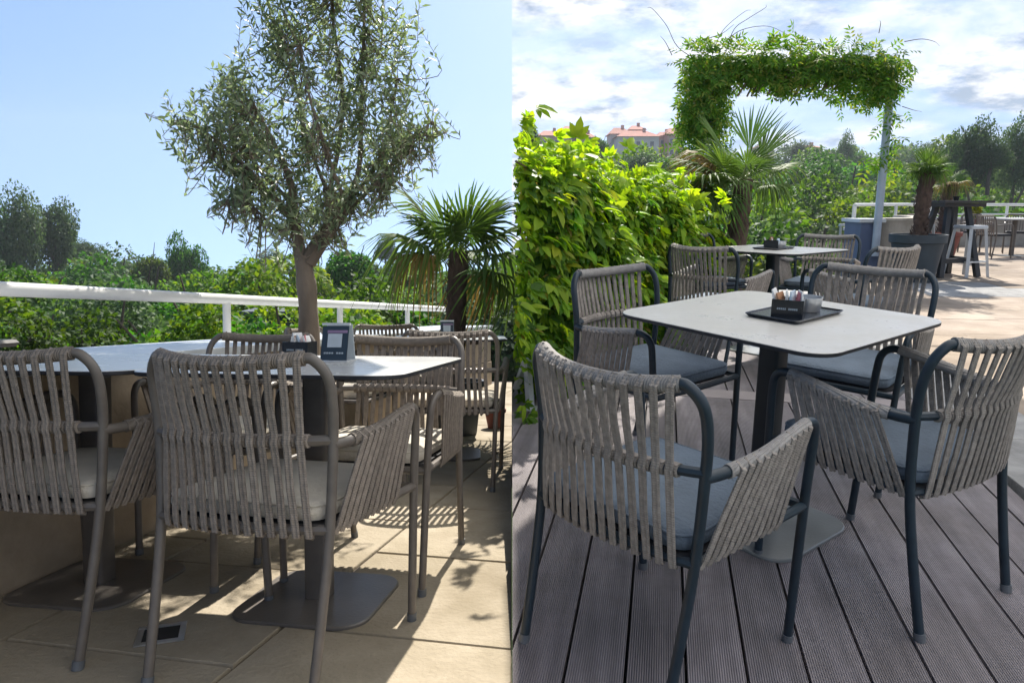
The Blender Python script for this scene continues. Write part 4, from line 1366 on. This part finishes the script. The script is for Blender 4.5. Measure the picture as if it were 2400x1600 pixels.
def vine():
    rng = np.random.default_rng(9)
    tpl = pinnate_tpl(3, 0.16)
    k = AY / FPX
    P_, D_ = [], []
    z = lambda py: pd(1850, py, AY).z
    def blob(n, x0, x1, z0, z1, ry):
        # uneven garland filling a box with ragged ends
        u = rng.random(n); w = rng.random(n)
        x = x0 + (x1 - x0) * u + rng.normal(size=n) * 0.10
        edge = 0.09 * np.sin(u * 17) + 0.08 * np.sin(u * 41 + 1) + 0.06 * np.sin(u * 83)
        zz = z0 + (z1 - z0) * w ** 0.8 - edge * (1 - w) * 0.9 + edge * w * 0.35 + rng.normal(size=n) * 0.05
        y = AY + rng.normal(size=n) * ry
        P_.append(np.c_[x, y, zz])
    wx = lambda px: pd(px, 160, AY).x
    blob(1900, wx(1612), wx(2100), z(192), z(122), 0.11)
    blob(560, wx(1618), wx(1690), z(320), z(180), 0.11)
    blob(120, wx(1590), wx(1690), z(420), z(290), 0.15)
    blob(90, wx(2055), wx(2100), z(232), z(180), 0.11)
    blob(60, wx(1960), wx(2090), z(240), z(205), 0.12)
    for py, n, w in ((285, 14, 0.06), (330, 9, 0.06), (372, 26, 0.12)):
        P_.append(np.c_[xr + 0.05 + rng.normal(size=n) * w, AY + rng.normal(size=n) * 0.06, z(py) + rng.normal(size=n) * 0.10])
    pos = np.concatenate(P_)
    n = len(pos)
    d = np.c_[rng.normal(size=n) * 0.7, -0.35 + rng.normal(size=n) * 0.6, -0.75 + rng.normal(size=n) * 0.45]
    topm = pos[:, 2] > z(125)
    d[topm, 2] += 1.1
    nn = np.c_[rng.normal(size=n) * 0.3, -0.7 + rng.normal(size=n) * 0.3, 0.7 + rng.normal(size=n) * 0.3]
    V_, Q_ = scatter(tpl, pos, d, nn, rng.uniform(0.12, 0.23, n))
    part('foliage', arr_mesh(V_, Q_, 'leaf_vine', 'foliage'), None, arch, kind='stuff')
    g = G()
    for path in ([(1650, 150), (1590, 112), (1562, 60), (1530, 22), (1518, 18)], [(1670, 130), (1685, 88), (1705, 60), (1745, 28), (1760, 24)], [(1700, 125), (1720, 70), (1752, 45), (1792, 20), (1796, 12)], [(2120, 98), (2160, 92), (2190, 98), (2202, 108)], [(1575, 130), (1560, 100), (1548, 85)],
                 [(2115, 250), (2140, 258), (2160, 262)], [(2060, 78), (2064, 55), (2062, 48)], [(1700, 96), (1740, 70), (1800, 62), (1850, 84)], [(1640, 96), (1690, 80), (1720, 58)]):
        c = curve([pd(a_, b_, AY + random.uniform(-0.15, 0.15)) for a_, b_ in path], 5)
        g.tube(c, [0.006 - 0.004 * i / len(c) for i in range(len(c))], 5)
    for i in range(22):
        x = xl + (xr - xl - 0.95) * random.random()
        g.tube(curve([(x, AY + random.uniform(-.1, .1), zt - 0.35), (x + 0.3, AY + random.uniform(-.15, .15), zt + 0.1), (x + 0.8, AY + random.uniform(-.1, .1), zt - 0.1)], 4), 0.014, 5)
    part('stems', g, 'vine_stem', arch, kind='stuff')


vine()

# ------------------------------------------------------------------ promenade furniture
# blue pillar and curved low wall
wl = thing('low_wall', 'curved beige low wall ending in a blue pillar beside the dark blue pot', 'wall', FP, (0, 0, 0))
b0, b1 = gp(2030, 648), gp(2078, 655)
zc_ = 0.84
pp = [(b0.x - 0.02, b0.y + 0.35), (b0.x + 0.30, b0.y + 0.05), (b0.x + 0.62, b0.y + 0.55), (b0.x + 0.30, b0.y + 0.85)]
pp = [(xr - 0.20, AY - 0.02 + 0.10), (xr + 0.10, AY + 0.08), (xr + 0.10, AY + 0.60), (xr - 0.20, AY + 0.60)]
part('pillar', G().prism(pp, -1.5, zc_), 'blue_panel', wl, False)
part('pillar_cap', G().prism([(xr - 0.24, AY + 0.04), (xr + 0.14, AY + 0.04), (xr + 0.14, AY + 0.64), (xr - 0.24, AY + 0.64)], zc_, zc_ + 0.05, bev=0.006), 'cap_stone', wl)
cvw = curve([(xr + 0.10, AY + 0.20, 0), (xr + 0.32, AY + 0.12, 0), (xr + 0.75, AY + 0.30, 0), (xr + 1.20, AY + 0.75, 0), (xr + 1.55, AY + 1.5, 0), (xr + 1.65, AY + 2.2, 0)], 6)


def along(cv_, off):
    out = []
    for i, p_ in enumerate(cv_):
        d_ = (cv_[min(i + 1, len(cv_) - 1)] - cv_[max(i - 1, 0)]).normalized()
        out.append((p_.x + d_.y * -off, p_.y + d_.x * off))
    return out


part('curved_body', G().prism(along(cvw, 0.0) + along(cvw, 0.25)[::-1], 0.0, 0.86), 'plaster_grey', wl, False)
part('curved_coping', G().prism(along(cvw, -0.03) + along(cvw, 0.29)[::-1], 0.86, 0.90), 'plaster_grey', wl, False)

# far parapet and railing
FYp = 18.0
fw = thing('parapet_wall', 'pale parapet wall closing the far end of the promenade', 'wall', FP, (0, 0, 0))
FX0 = 0.530 * FYp
part('body', G().box(((FX0 + 17) / 2, FYp + 0.15, -0.2), (17 - FX0, 0.3, 1.8)), 'plaster_grey', fw, False)
for i in range(7):
    part('coping_stone', G().box((FX0 + 0.6 + i * 1.2, FYp + 0.15, 0.72), (1.193, 0.38, 0.05)), 'cap_stone', fw, False)
part('side_body', G().prism([(xr + 0.10, AY + 0.62), (FX0 + 0.28, FYp - 0.002), (FX0 + 0.0, FYp - 0.002), (xr - 0.16, AY + 0.62)], -1.5, 0.70), 'plaster_grey', fw, False)
part('side_coping', G().prism([(xr + 0.14, AY + 0.66), (FX0 + 0.32, FYp - 0.05), (FX0 - 0.04, FYp - 0.05), (xr - 0.20, AY + 0.66)], 0.70, 0.745), 'cap_stone', fw, False)
fr_ = thing('railing', 'white tubular railing on the parapet behind the bar table and far chairs', 'railing', FP, (0, 0, 0))
path = [(xr - 0.03, AY + 0.70, 1.075), (xr + 1.2, AY + 3.3, 1.07), (FX0 - 0.1, FYp - 0.4, 1.06), (FX0 + 0.05, FYp + 0.0, 1.055), (FX0 + 0.4, FYp + 0.15, 1.05), (17, FYp + 0.15, 1.04)]
part('handrail', G().tube(path, 0.034, 10), 'white_paint', fr_)
for x in np.arange(FX0 + 0.75, 14.5, 0.95):
    part('post', G().tube([(x, FYp + 0.15, 0.745), (x, FYp + 0.15, 1.04)], 0.032, 10), 'white_paint', fr_)
for u in (0.0, 0.35, 0.7):
    part('post', G().tube([(xr - 0.03 + u * (FX0 - xr - 0.07), AY + 0.70 + u * (FYp - AY - 1.1), 0.742), (xr - 0.03 + u * (FX0 - xr - 0.07), AY + 0.70 + u * (FYp - AY - 1.1), 1.065)], 0.030, 10), 'white_paint', fr_)
part('lower_rail', G().tube([(FX0 + 0.3, FYp - 0.06, 0.82), (16, FYp - 0.06, 0.82)], 0.022, 8), 'white_paint', fr_)

# bar table
BY = 10.75
bx = pd(2222, 560, BY).x
bt = thing('bar_table', 'tall black wooden bar table with A-shaped trestle legs on the promenade', 'bar table', FP, (bx, BY, 0.060), 0.22)
tz = 1.075
for i in range(5):
    part('top_plank', G().box((0, -0.26 + i * 0.13, tz), (0.84, 0.124, 0.034)), 'top_wood', bt, False)
part('apron', G().box((0, 0, tz - 0.045), (0.70, 0.50, 0.05)), 'top_wood', bt, False)
for sx_ in (-1, 1):
    for sy_ in (-1, 1):
        part('leg', G().beam((sx_ * 0.16, sy_ * 0.11, tz - 0.05), (sx_ * 0.32, sy_ * 0.27, 0.0), 0.075, 0.06, up=(0, 1, 0)), 'black_wood', bt, False)
    part('cross_rail', G().beam((sx_ * 0.285, -0.235, 0.24), (sx_ * 0.285, 0.235, 0.24), 0.04, 0.07), 'black_wood', bt, False)
for sy_ in (-1, 1):
    part('foot_rail', G().beam((-0.285, sy_ * 0.235, 0.24), (0.285, sy_ * 0.235, 0.24), 0.04, 0.07), 'black_wood', bt, False)
o = thing('ashtray_cup', 'tiny dark cup standing on the black bar table', 'cup', FP, (bx + 0.08, BY + 0.05, 0.060 + tz + 0.0172))
part('cup_body', G().lathe([(0.035, 0), (0.045, 0.06), (0.040, 0.06), (0.03, 0.01)], 14), 'black_gloss', o)


def stool(x, y, rz, label, h=0.74):
    t = thing('bar_stool', label, 'stool', FP, (x, y, 0.060), rz, 'steel bar stools')
    part('seat', G().loft([rrect(0.33, 0.33, 0.05, 4, h - 0.05), rrect(0.34, 0.34, 0.05, 4, h - 0.02), rrect(0.32, 0.32, 0.05, 4, h), rrect(0.20, 0.20, 0.05, 4, h - 0.004)]), 'steel_paint', t)
    for sx_ in (-1, 1):
        for sy_ in (-1, 1):
            part('leg', G().beam((sx_ * 0.135, sy_ * 0.135, h - 0.05), (sx_ * 0.20, sy_ * 0.20, 0.0), 0.045, 0.035, up=(sx_, sy_, 0)), 'steel_paint', t, False)
    for a in range(4):
        c_, s_ = math.cos(a * math.pi / 2), math.sin(a * math.pi / 2)
        part('foot_ring', G().beam((c_ * 0.18 - s_ * 0.17, s_ * 0.18 + c_ * 0.17, 0.22), (c_ * 0.18 + s_ * 0.17, s_ * 0.18 - c_ * 0.17, 0.22), 0.03, 0.02), 'steel_paint', t, False)
    return t


sxp = pd(2268, 590, BY - 0.05).x
stool(sxp, BY - 0.05, 0.3, 'pale steel bar stool standing beside the black bar table')
stool(bx - 0.18, BY + 0.48, 0.1, 'pale steel bar stool tucked behind the black bar table')

# far tables and chairs by the railing
lt = thing('metal_table', 'far round-edged grey bistro table near the promenade railing', 'table', FP, (10.0, 14.6, 0.06), 0.0)
part('table_top', G().loft([rrect(0.8, 0.8, 0.06, 5, 0.72), rrect(0.8, 0.8, 0.06, 5, 0.745)]), 'top_grey', lt)
part('post', G().tube([(0, 0, 0.012), (0, 0, 0.72)], 0.045, 12), 'post_taupe', lt)
part('base_plate', G().loft([rrect(0.5, 0.5, 0.1, 5, 0.0), rrect(0.5, 0.5, 0.1, 5, 0.012)]), 'post_dark', lt)


def far_chair(x, y, rz, label):
    t = thing('bistro_chair', label, 'chair', FP, (x, y, 0.06), rz, 'far grey bistro chairs')
    for s in (-1, 1):
        part('leg', G().tube(curve([(s * 0.21, -0.24, 0), (s * 0.215, -0.19, 0.42), (s * 0.215, -0.24, 0.72), (s * 0.17, -0.26, 0.80)], 4), 0.013, 6), 'frame_taupe', t)
        part('leg', G().tube(curve([(s * 0.22, 0.22, 0), (s * 0.23, 0.19, 0.42), (s * 0.24, 0.15, 0.62), (s * 0.235, 0.0, 0.64), (s * 0.215, -0.2, 0.62)], 4), 0.013, 6), 'frame_taupe', t)
    part('back_rail', G().tube([(-0.17, -0.26, 0.80), (0, -0.28, 0.795), (0.17, -0.26, 0.80)], 0.016, 6), 'wrap_taupe', t)
    for i in range(9):
        x_ = -0.18 + 0.36 * i / 8
        part('strap', G().beam((x_, -0.262, 0.79), (x_, -0.215, 0.43), 0.022, 0.006, up=(0, 1, 0)), 'rope_taupe', t, False)
    part('seat', G().loft([rrect(0.44, 0.42, 0.05, 4, 0.42), rrect(0.45, 0.43, 0.05, 4, 0.44), rrect(0.42, 0.40, 0.05, 4, 0.465)]), 'seat_sling', t)
    return t


far_chair(9.35, 14.2, -1.3, 'grey bistro chair between the steel stool and the far bistro table')
far_chair(9.75, 15.4, 3.0, 'grey bistro chair between the far bistro table and the railing')
far_chair(10.55, 15.3, 2.6, 'grey bistro chair behind the far bistro table, towards the promenade end')
far_chair(10.75, 14.3, 1.5, 'grey bistro chair facing the far bistro table from the promenade side')
far_chair(8.75, 15.6, -2.6, 'grey bistro chair close to the railing behind the bar stool')
t = thing('potted_plant', 'small round yellow-green plant in a terracotta pot by the far chairs', 'plant', FP, (9.95, 15.9, 0.60))
part('pot', G().lathe([(0.06, 0), (0.085, 0.16), (0.075, 0.16), (0.06, 0.02)], 16), 'pot_red', t)
d_ = rnd_dirs(260)
V_, Q_ = scatter(leaf_tpl(0.4, 0.05, 0.1, 1), d_ * 0.13 * RNG.random((260, 1)) ** 0.4 + np.array([0, 0, 0.33]), d_ + RNG.normal(size=(260, 3)) * 0.3, rnd_dirs(260), RNG.uniform(0.05, 0.09, 260))
part('foliage', arr_mesh(V_, Q_, 'leaf_bright', 'foliage'), None, t, kind='stuff')
part('stem', G().tube([(0, 0, 0.1), (0, 0, 0.35)], 0.01, 6), 'vine_stem', t)
t = thing('plant_stand', 'low dark side table carrying the yellow-green potted plant', 'table', FP, (9.95, 15.9, 0.06))
part('stand_top', G().box((0, 0, 0.525), (0.34, 0.34, 0.03)), 'post_dark', t, False)
for sx_ in (-1, 1):
    for sy_ in (-1, 1):
        part('leg', G().beam((sx_ * 0.13, sy_ * 0.13, 0.51), (sx_ * 0.15, sy_ * 0.15, 0), 0.025, 0.025), 'post_dark', t, False)


def garden_lamp(fr, p_, h, label, s=1.0, mt='steel_paint'):
    t = thing('garden_lamp', label, 'lamp', fr, p_, 0, sc=s)
    part('lamp_post', G().tube([(0, 0, -1.5), (0, 0, h)], 0.025, 8), mt, t)
    part('lamp_head', G().box((0.07, 0, h + 0.02), (0.20, 0.08, 0.05)), mt, t, False)


p = pd(1966, 585, 15.0)
garden_lamp(FP, (p.x, 15.0, p.z), 0.48, 'slim pale garden lamp among the bushes beyond the deck')
p = pd(640, 800, 9.3, True)
garden_lamp(FL, (p.x, 9.3, p.z), 0.18, 'slim dark garden lamp among the shrubs beyond the white handrail', 0.8, 'post_dark')

# added sail, out of view overhead, that spreads soft sunlight over the deck
aw = thing('added_shade_sail', 'large cream sail added out of view over the deck to soften the sun', 'shade sail', FR, (0, 0, 0))
off = Vector((sd.x / sd.z, sd.y / sd.z))
zs = 3.45
shade = [(0.0, -3.0), (0.0, 2.30), (0.95, 3.85), (1.75, 5.1), (2.10, 5.6), (2.75, 5.6), (3.0, 2.6), (4.6, -1.0), (4.6, -6.0), (0.0, -6.0)]
sp_ = [(x + off.x * zs, y + off.y * zs) for x, y in shade]
gc = G()
gc.add([(x, y, zs) for x, y in sp_], [tuple(range(len(sp_)))])
part('cloth', gc, 'added_cream_cloth', aw, False)
g = G()
g.tube([(sp_[5][0], sp_[5][1], zs + 0.02), (9.5, 9.0, zs + 0.35)], 0.02, 6)
g.tube([(sp_[7][0], sp_[7][1], zs + 0.02), (9.5, -1.0, zs + 0.35)], 0.02, 6)
g.tube([(sp_[0][0], sp_[0][1], zs + 0.02), (-6.0, -4.0, zs + 0.35)], 0.02, 6)
part('cable', g, 'steel', aw)
for q in ((9.5, 9.0), (9.5, -1.0), (-6.0, -4.0)):
    part('mast', G().tube([(q[0], q[1], -2.8), (q[0], q[1], zs + 0.4)], 0.05, 10), 'steel_paint', aw)


aw2 = thing('added_shade_sail', 'heavy taupe sail added out of view to shade the near terrace corner', 'shade sail', FL, (0, 0, 0))  # added out of view, outlined to shade the near paving
elL = FL.to_3x3().inverted() @ sd
offL = Vector((elL.x / elL.z, elL.y / elL.z))
shade = [(-2.7, -2.0), (-0.50, -2.0), (-0.46, 1.55), (-0.62, 1.95), (-1.2, 2.12), (-2.7, 2.30)]
sp2 = [(x + offL.x * 3.3, y + offL.y * 3.3) for x, y in shade]
part('cloth', G().prism(sp2, 3.3, 3.31), 'added_taupe_cloth', aw2, False)
for q, e in ((sp2[0], (-6.5, -2.5)), (sp2[5], (-6.5, 5.0)), (sp2[1], (-1.5, -5.0))):
    part('cable', G().tube([(q[0], q[1], 3.305), (e[0], e[1], 3.5)], 0.015, 6), 'steel', aw2)
    part('mast', G().tube([(e[0], e[1], -2.5), (e[0], e[1], 3.6)], 0.05, 10), 'steel_paint', aw2)


# ------------------------------------------------------------------ trees
def crown_mesh(seed, n, leaf, mat, blobs=11, flat=0.8, tall=1.0, shell=0.62):
    rng = np.random.default_rng(seed)
    pos, nor = [], []
    B = []
    for i in range(blobs):
        d = rng.normal(size=3); d /= np.linalg.norm(d)
        c = d * rng.uniform(0.25, 0.62) * np.array([1, 1, flat])
        B.append((c, rng.uniform(0.30, 0.52)))
    B.append((np.zeros(3), 0.55))
    w = np.array([b[1] ** 2 for b in B]); w /= w.sum()
    for (c, r), wi in zip(B, w):
        k_ = int(n * wi)
        d = rnd_dirs(k_, rng)
        rr_ = r * (shell + (1.06 - shell) * rng.random(k_) ** 0.6)
        pos.append(c + d * rr_[:, None] * np.array([1, 1, flat * tall]))
        nor.append(d)
    pos = np.concatenate(pos); nor = np.concatenate(nor)
    m = len(pos)
    nn = nor * 0.6 + np.array([0, 0, 0.55]) + rng.normal(size=(m, 3)) * 0.4
    dr = nor * 0.5 + np.array([0, 0, -0.35]) + rng.normal(size=(m, 3)) * 0.7
    V_, Q_ = scatter(leaf_tpl(0.34, 0.06, 0.18, 1), pos, dr, nn, rng.uniform(0.7, 1.35, m) * leaf)
    return arr_mesh(V_, Q_, mat, 'crown')


def trunk_mesh(seed):
    rng = np.random.default_rng(seed)
    g = G()
    g.tube(curve([(0, 0, -1.9), (0.03, 0.02, -1.2), (-0.02, 0.0, -0.5), (0.02, 0, 0.1)], 4), [0.085 - 0.004 * i for i in range(13)], 8)
    for i in range(7):
        d = rng.normal(size=3); d[2] = abs(d[2]) * 0.6 + 0.25; d /= np.linalg.norm(d)
        z0 = rng.uniform(-0.6, 0.0)
        g.tube(curve([(0, 0, z0), tuple(d * 0.35 + np.array([0, 0, z0])), tuple(d * 0.75 + np.array([0, 0, z0 + 0.15]))], 3), [0.04 - 0.005 * k_ for k_ in range(7)], 5)
    return g.mesh('bark', True, 'trunk')


TR = [trunk_mesh(i) for i in range(2)]
CR = {
    'green': [crown_mesh(31, 9000, 0.085, 'leaf_tree'), crown_mesh(32, 9000, 0.080, 'leaf_tree', 13, 0.95), crown_mesh(33, 8000, 0.09, 'leaf_tree', 9, 0.75)],
    'lime': [crown_mesh(41, 9000, 0.080, 'leaf_lime', 12, 0.8), crown_mesh(42, 8000, 0.09, 'leaf_lime', 10, 0.9)],
    'dark': [crown_mesh(51, 8000, 0.075, 'leaf_dark', 13, 1.0), crown_mesh(52, 7000, 0.07, 'leaf_dark', 9, 1.3, shell=0.5)],
}


def tree(fr, x, y, ztop, r, kind, label, group, i, sq=1.0):
    t = link('tree', None, mw=fr @ Matrix.Translation((x, y, ztop - r * 0.92 * sq)) @ Matrix.Rotation(i * 2.399, 4, 'Z') @ Matrix.Diagonal((r, r, r * sq, 1)))
    tag(t, label, 'tree', group)
    link('trunk', TR[i % 2], t)
    link('crown', CR[kind][i % len(CR[kind])], t)
    return t


rngt = np.random.default_rng(77)
LBL = {'green': 'mid green broadleaf tree in the wood beyond ', 'lime': 'bright yellow-green bushy tree in the wood beyond ', 'dark': 'dark blue-green tree in the wood beyond '}
cnt = 0
# wood beyond the sloping terrace
for d, r, n in ((8.6, 1.05, 9), (11.5, 1.35, 8), (16, 1.9, 8), (23, 2.5, 8), (33, 3.2, 8), (47, 4.0, 9), (68, 4.6, 11), (98, 5.4, 12)):
    for i in range(n):
        px = -130 + 1400 * (i + rngt.uniform(0.1, 0.9)) / n
        dd = d * rngt.uniform(0.92, 1.10)
        x = (px - 1200) / FPX * dd
        if dd < 13 and x > -0.7 - r:
            x = -0.7 - r * rngt.uniform(0.9, 1.2)
        # keep clear of the railing
        lim = -2.1 + 0.236 * (dd - 3)
        if dd < 10 and x + r > lim - 0.4:
            x = lim - 0.5 - r
        rr_ = r * rngt.uniform(0.8, 1.2)
        kind = rngt.choice(['green', 'lime', 'dark'], p=[0.52, 0.36, 0.12])
        tree(FL, x, dd, float(canopy_left(dd)) + rngt.normal() * 0.16 * r * 0.6, rr_, kind, LBL[kind] + 'the white handrail', 'wood beyond the handrail', cnt)
        cnt += 1
# taller single trees on the left skyline
for px, py, d, r, kind, sq, lab in ((45, 446, 62, 2.7, 'dark', 1.75, 'tall dark tree standing out on the skyline, first of the big pair'), (128, 458, 66, 2.5, 'dark', 1.7, 'tall dark tree standing out on the skyline, beside its bigger partner'), (-30, 470, 60, 3.0, 'dark', 1.6, 'tall dark tree at the edge of the skyline pair'),
                                    (425, 535, 64, 2.2, 'green', 2.0, 'feathery upright tree rising above the wood near the olive crown'), (352, 562, 60, 1.9, 'green', 1.6, 'smaller feathery tree next to the upright one above the wood'), (200, 558, 80, 2.4, 'dark', 0.8, 'small rounded tree just over the wood beside the tall dark pair'),
                                    (640, 585, 90, 2.8, 'dark', 0.8, 'hazy low tree on the skyline beneath the olive leaves'), (825, 548, 40, 1.9, 'green', 1.1, 'pale leafy tree seen between the olive fork and the palm fan'), (903, 556, 110, 2.1, 'dark', 1.1, 'small compact dark tree on the far skyline near the palm fan')):
    q = pd(px, py, d, True)
    tree(FL, q.x, d, q.z, r, kind, lab, None, cnt, sq)
    cnt += 1
# wood beyond the deck
for d, r, n in ((13.5, 1.7, 8), (19, 2.6, 9), (27, 3.4, 10), (38, 4.2, 11), (54, 5.2, 12), (76, 6.2, 14), (108, 7.4, 15), (150, 9.0, 16), (200, 11.0, 16)):
    for i in range(n):
        px = 1430 + 1120 * (i + rngt.uniform(0.1, 0.9)) / n
        dd = d * rngt.uniform(0.92, 1.10)
        x = (px - 1200) / FPX * dd
        rr_ = r * rngt.uniform(0.8, 1.2)
        zt_ = float(canopy_right(dd)) + rngt.normal() * 0.14 * r
        if dd < 22 and x > xr - 1.2 - rr_ and dd < FYp + 2.5:
            if dd < 16:
                x = xr - 1.0 - rr_ - rngt.random()
            else:
                dd = FYp + 2.6 + rngt.random() * 2
        if x - rr_ * 1.05 < 0.03 * dd:
            continue
        kind = rngt.choice(['green', 'lime', 'dark'], p=[0.55, 0.30, 0.15])
        tree(FP, x, dd, zt_, rr_, kind, LBL[kind] + 'the timber deck', 'wood beyond the deck', cnt)
        cnt += 1
for px, py, d, r in ((1262, 352, 110, 3.6), (1290, 350, 125, 4.2), (1322, 352, 118, 4.2), (1352, 356, 112, 4.4), (1385, 352, 100, 4.2), (1420, 356, 96, 4.2), (1452, 352, 105, 4.4), (1268, 362, 70, 2.5), (1300, 366, 66, 3.0), (1345, 372, 60, 3.2), (1395, 378, 62, 3.4), (1440, 380, 58, 3.2), (1275, 390, 42, 1.7), (1320, 395, 38, 2.0), (1375, 400, 40, 2.4), (1425, 410, 36, 2.2)):
    q = pd(px, py, d)
    kind = ('green', 'lime', 'green')[cnt % 3]
    tree(FP, q.x, d, q.z, r, kind, LBL[kind] + 'the timber deck', 'wood beyond the deck', cnt, 1.25)
    cnt += 1
for px, py, d, r, kind, sq, lab in ((2290, 268, 60, 2.3, 'dark', 1.7, 'large grey-green round tree on the skyline above the promenade railing'), (2395, 278, 62, 2.2, 'dark', 1.7, 'grey-green round tree right of its larger twin on the skyline'), (2248, 318, 62, 1.4, 'dark', 1.5, 'smaller grey-green tree leaning out from the big skyline tree'), (2330, 325, 58, 1.9, 'dark', 0.8, 'low dense tree under the two big skyline trees'),
                                    (1405, 300, 120, 3.0, 'green', 1.2, 'pointed green tree between the red-roofed houses'), (1380, 318, 115, 3.2, 'green', 0.9, 'bushy green tree below the pointed one by the red-roofed houses'), (1238, 264, 40, 0.78, 'dark', 3.4, 'slender dark treetop just above the hedge end'), (1560, 345, 90, 3.4, 'green', 1.0, 'leafy tree in front of the red-roofed houses near the palm'), (1500, 352, 85, 3.2, 'dark', 0.9, 'dull green tree below the long red roof'),
                                    (1985, 315, 140, 2.6, 'dark', 2.2, 'dark conifer-like tree standing up from the far wood'), (1880, 330, 170, 3.6, 'dark', 0.8, 'dark tree on the far ridge beneath the vine arch'), (1790, 335, 170, 3.4, 'dark', 0.8, 'dark rounded tree on the far ridge beside the tall palm'), (2110, 332, 170, 4.0, 'dark', 0.8, 'dark tree on the far ridge behind the arch pole'), (2180, 336, 180, 4.0, 'dark', 0.7, 'dark low tree on the far ridge behind the potted palm')):
    q = pd(px, py, d)
    tree(FP, q.x, d, q.z, r, kind, lab, None, cnt, sq)
    cnt += 1


# ------------------------------------------------------------------ far houses
def house(px0, px1, py_eave, py_ridge, py_base, d, wall_m, label, floors=2, hip=0.25, depth=9.0):
    a, b = pd(px0, py_eave, d), pd(px1, py_eave, d)
    zr_, z0 = pd(px0, py_ridge, d).z, pd(px0, py_base, d).z
    w = b.x - a.x
    ze = a.z
    t = thing('house', label, 'house', FP, ((a.x + b.x) / 2, d, z0))
    H_ = ze - z0
    part('wall', G().box((0, depth / 2, H_ / 2 - 8), (w, depth, H_ + 16)), wall_m, t, False)
    o_ = 0.5
    rh = zr_ - ze
    g = G()
    v = [(-w / 2 - o_, -o_, H_), (w / 2 + o_, -o_, H_), (w / 2 + o_, depth + o_, H_), (-w / 2 - o_, depth + o_, H_), (-w / 2 + w * hip, depth / 2, H_ + rh), (w / 2 - w * hip, depth / 2, H_ + rh), ]
    g.add(v, [(0, 1, 5, 4), (2, 3, 4, 5), (1, 2, 5), (3, 0, 4), (3, 2, 1, 0)])
    rf = part('roof', g, 'roof_red', t, False)
    part('chimney', G().box((w * 0.2, depth * 0.5, H_ + rh * 0.9), (0.8, 0.8, 1.8)), 'house_peach', rf, False)
    n = max(2, int(w / 3.2))
    for f in range(floors):
        zz = H_ - 1.9 - f * 2.9
        for i in range(n):
            x = -w / 2 + w * (i + 0.5) / n
            wd = part('window', G().box((x, -0.03, zz), (1.3, 0.10, 1.5)), 'house_white', t, False)
            part('pane', G().box((x, -0.09, zz), (1.0, 0.04, 1.2)), 'glass_dark', wd, False)
    return t


house(1262, 1318, 318, 303, 345, 205, 'house_peach', 'long low red-roofed house at the hedge end of the skyline', 1)
house(1318, 1352, 305, 292, 345, 212, 'house_peach', 'taller red-roofed house with a raised block on the skyline', 2)
house(1352, 1395, 322, 308, 350, 206, 'house_peach', 'small red-roofed house beside the pointed green tree', 1)
house(1432, 1478, 314, 296, 345, 208, 'house_white', 'red-roofed house with a stepped roof next to the pointed green tree', 2)
house(1448, 1545, 320, 303, 352, 200, 'house_white', 'wide white house under a long red roof', 2)
house(1478, 1512, 304, 291, 330, 214, 'house_peach', 'narrow raised red-roofed block behind the wide white house', 1)
house(1545, 1580, 318, 306, 345, 210, 'house_peach', 'small peach house between the wide white house and the palm', 1)
house(1566, 1604, 314, 297, 345, 204, 'house_peach', 'red-roofed house half behind the vine arch', 2)
house(1780, 1815, 345, 338, 360, 230, 'house_peach', 'far small red-roofed house beneath the vine arch', 1)
house(1895, 1925, 346, 338, 362, 215, 'house_peach', 'far low red-roofed house amid trees under the vine arch', 1)
# dark shed roof among the shrubs beyond the handrail
p = pd(640, 720, 13.0, True)
t = thing('garden_shed', 'dark slate-roofed shed among the shrubs beyond the handrail', 'shed', FL, (p.x, 13.0, 0))
part('wall', G().box((0, 0.8, 0.0), (1.0, 1.2, 1.7)), 'pot_dark', t, False)
part('roof', G().add([(-0.62, 0.05, 0.80), (0.62, 0.05, 0.80), (0.62, 1.55, 0.98), (-0.62, 1.55, 0.98), (-0.62, 0.05, 0.86), (0.62, 0.05, 0.86), (0.62, 1.55, 1.04), (-0.62, 1.55, 1.04)], [(3, 2, 1, 0), (4, 5, 6, 7), (0, 1, 5, 4), (1, 2, 6, 5), (2, 3, 7, 6), (3, 0, 4, 7)]) or G(), 'slate_roof', t, False) if False else None
g = G()
g.add([(-0.62, 0.05, 0.86), (0.62, 0.05, 0.86), (0.62, 1.55, 1.0), (-0.62, 1.55, 1.0), (-0.62, 0.05, 0.92), (0.62, 0.05, 0.92), (0.62, 1.55, 1.06), (-0.62, 1.55, 1.06)], [(3, 2, 1, 0), (4, 5, 6, 7), (0, 1, 5, 4), (1, 2, 6, 5), (2, 3, 7, 6), (3, 0, 4, 7)])
part('roof', g, 'slate_roof', t, False)

# ------------------------------------------------------------------ air
zlo, zhi = -90.0, 30.0
hb = G()
hb.box((0, 170, (zlo + zhi) / 2), (900, 540, zhi - zlo))
hm = bpy.data.materials.new('haze')
hm.use_nodes = True
ht = hm.node_tree
ht.nodes.remove(ht.nodes['Principled BSDF'])
pvn = ht.nodes.new('ShaderNodeVolumePrincipled')
pvn.inputs['Color'].default_value = (0.82, 0.89, 0.96, 1)
pvn.inputs['Density'].default_value = 0.0006
ht.links.new(pvn.outputs[0], ht.nodes['Material Output'].inputs['Volume'])
tag(link('haze', hb.mesh(hm, False, 'haze')), 'thin pale air over the whole place', kind='stuff')
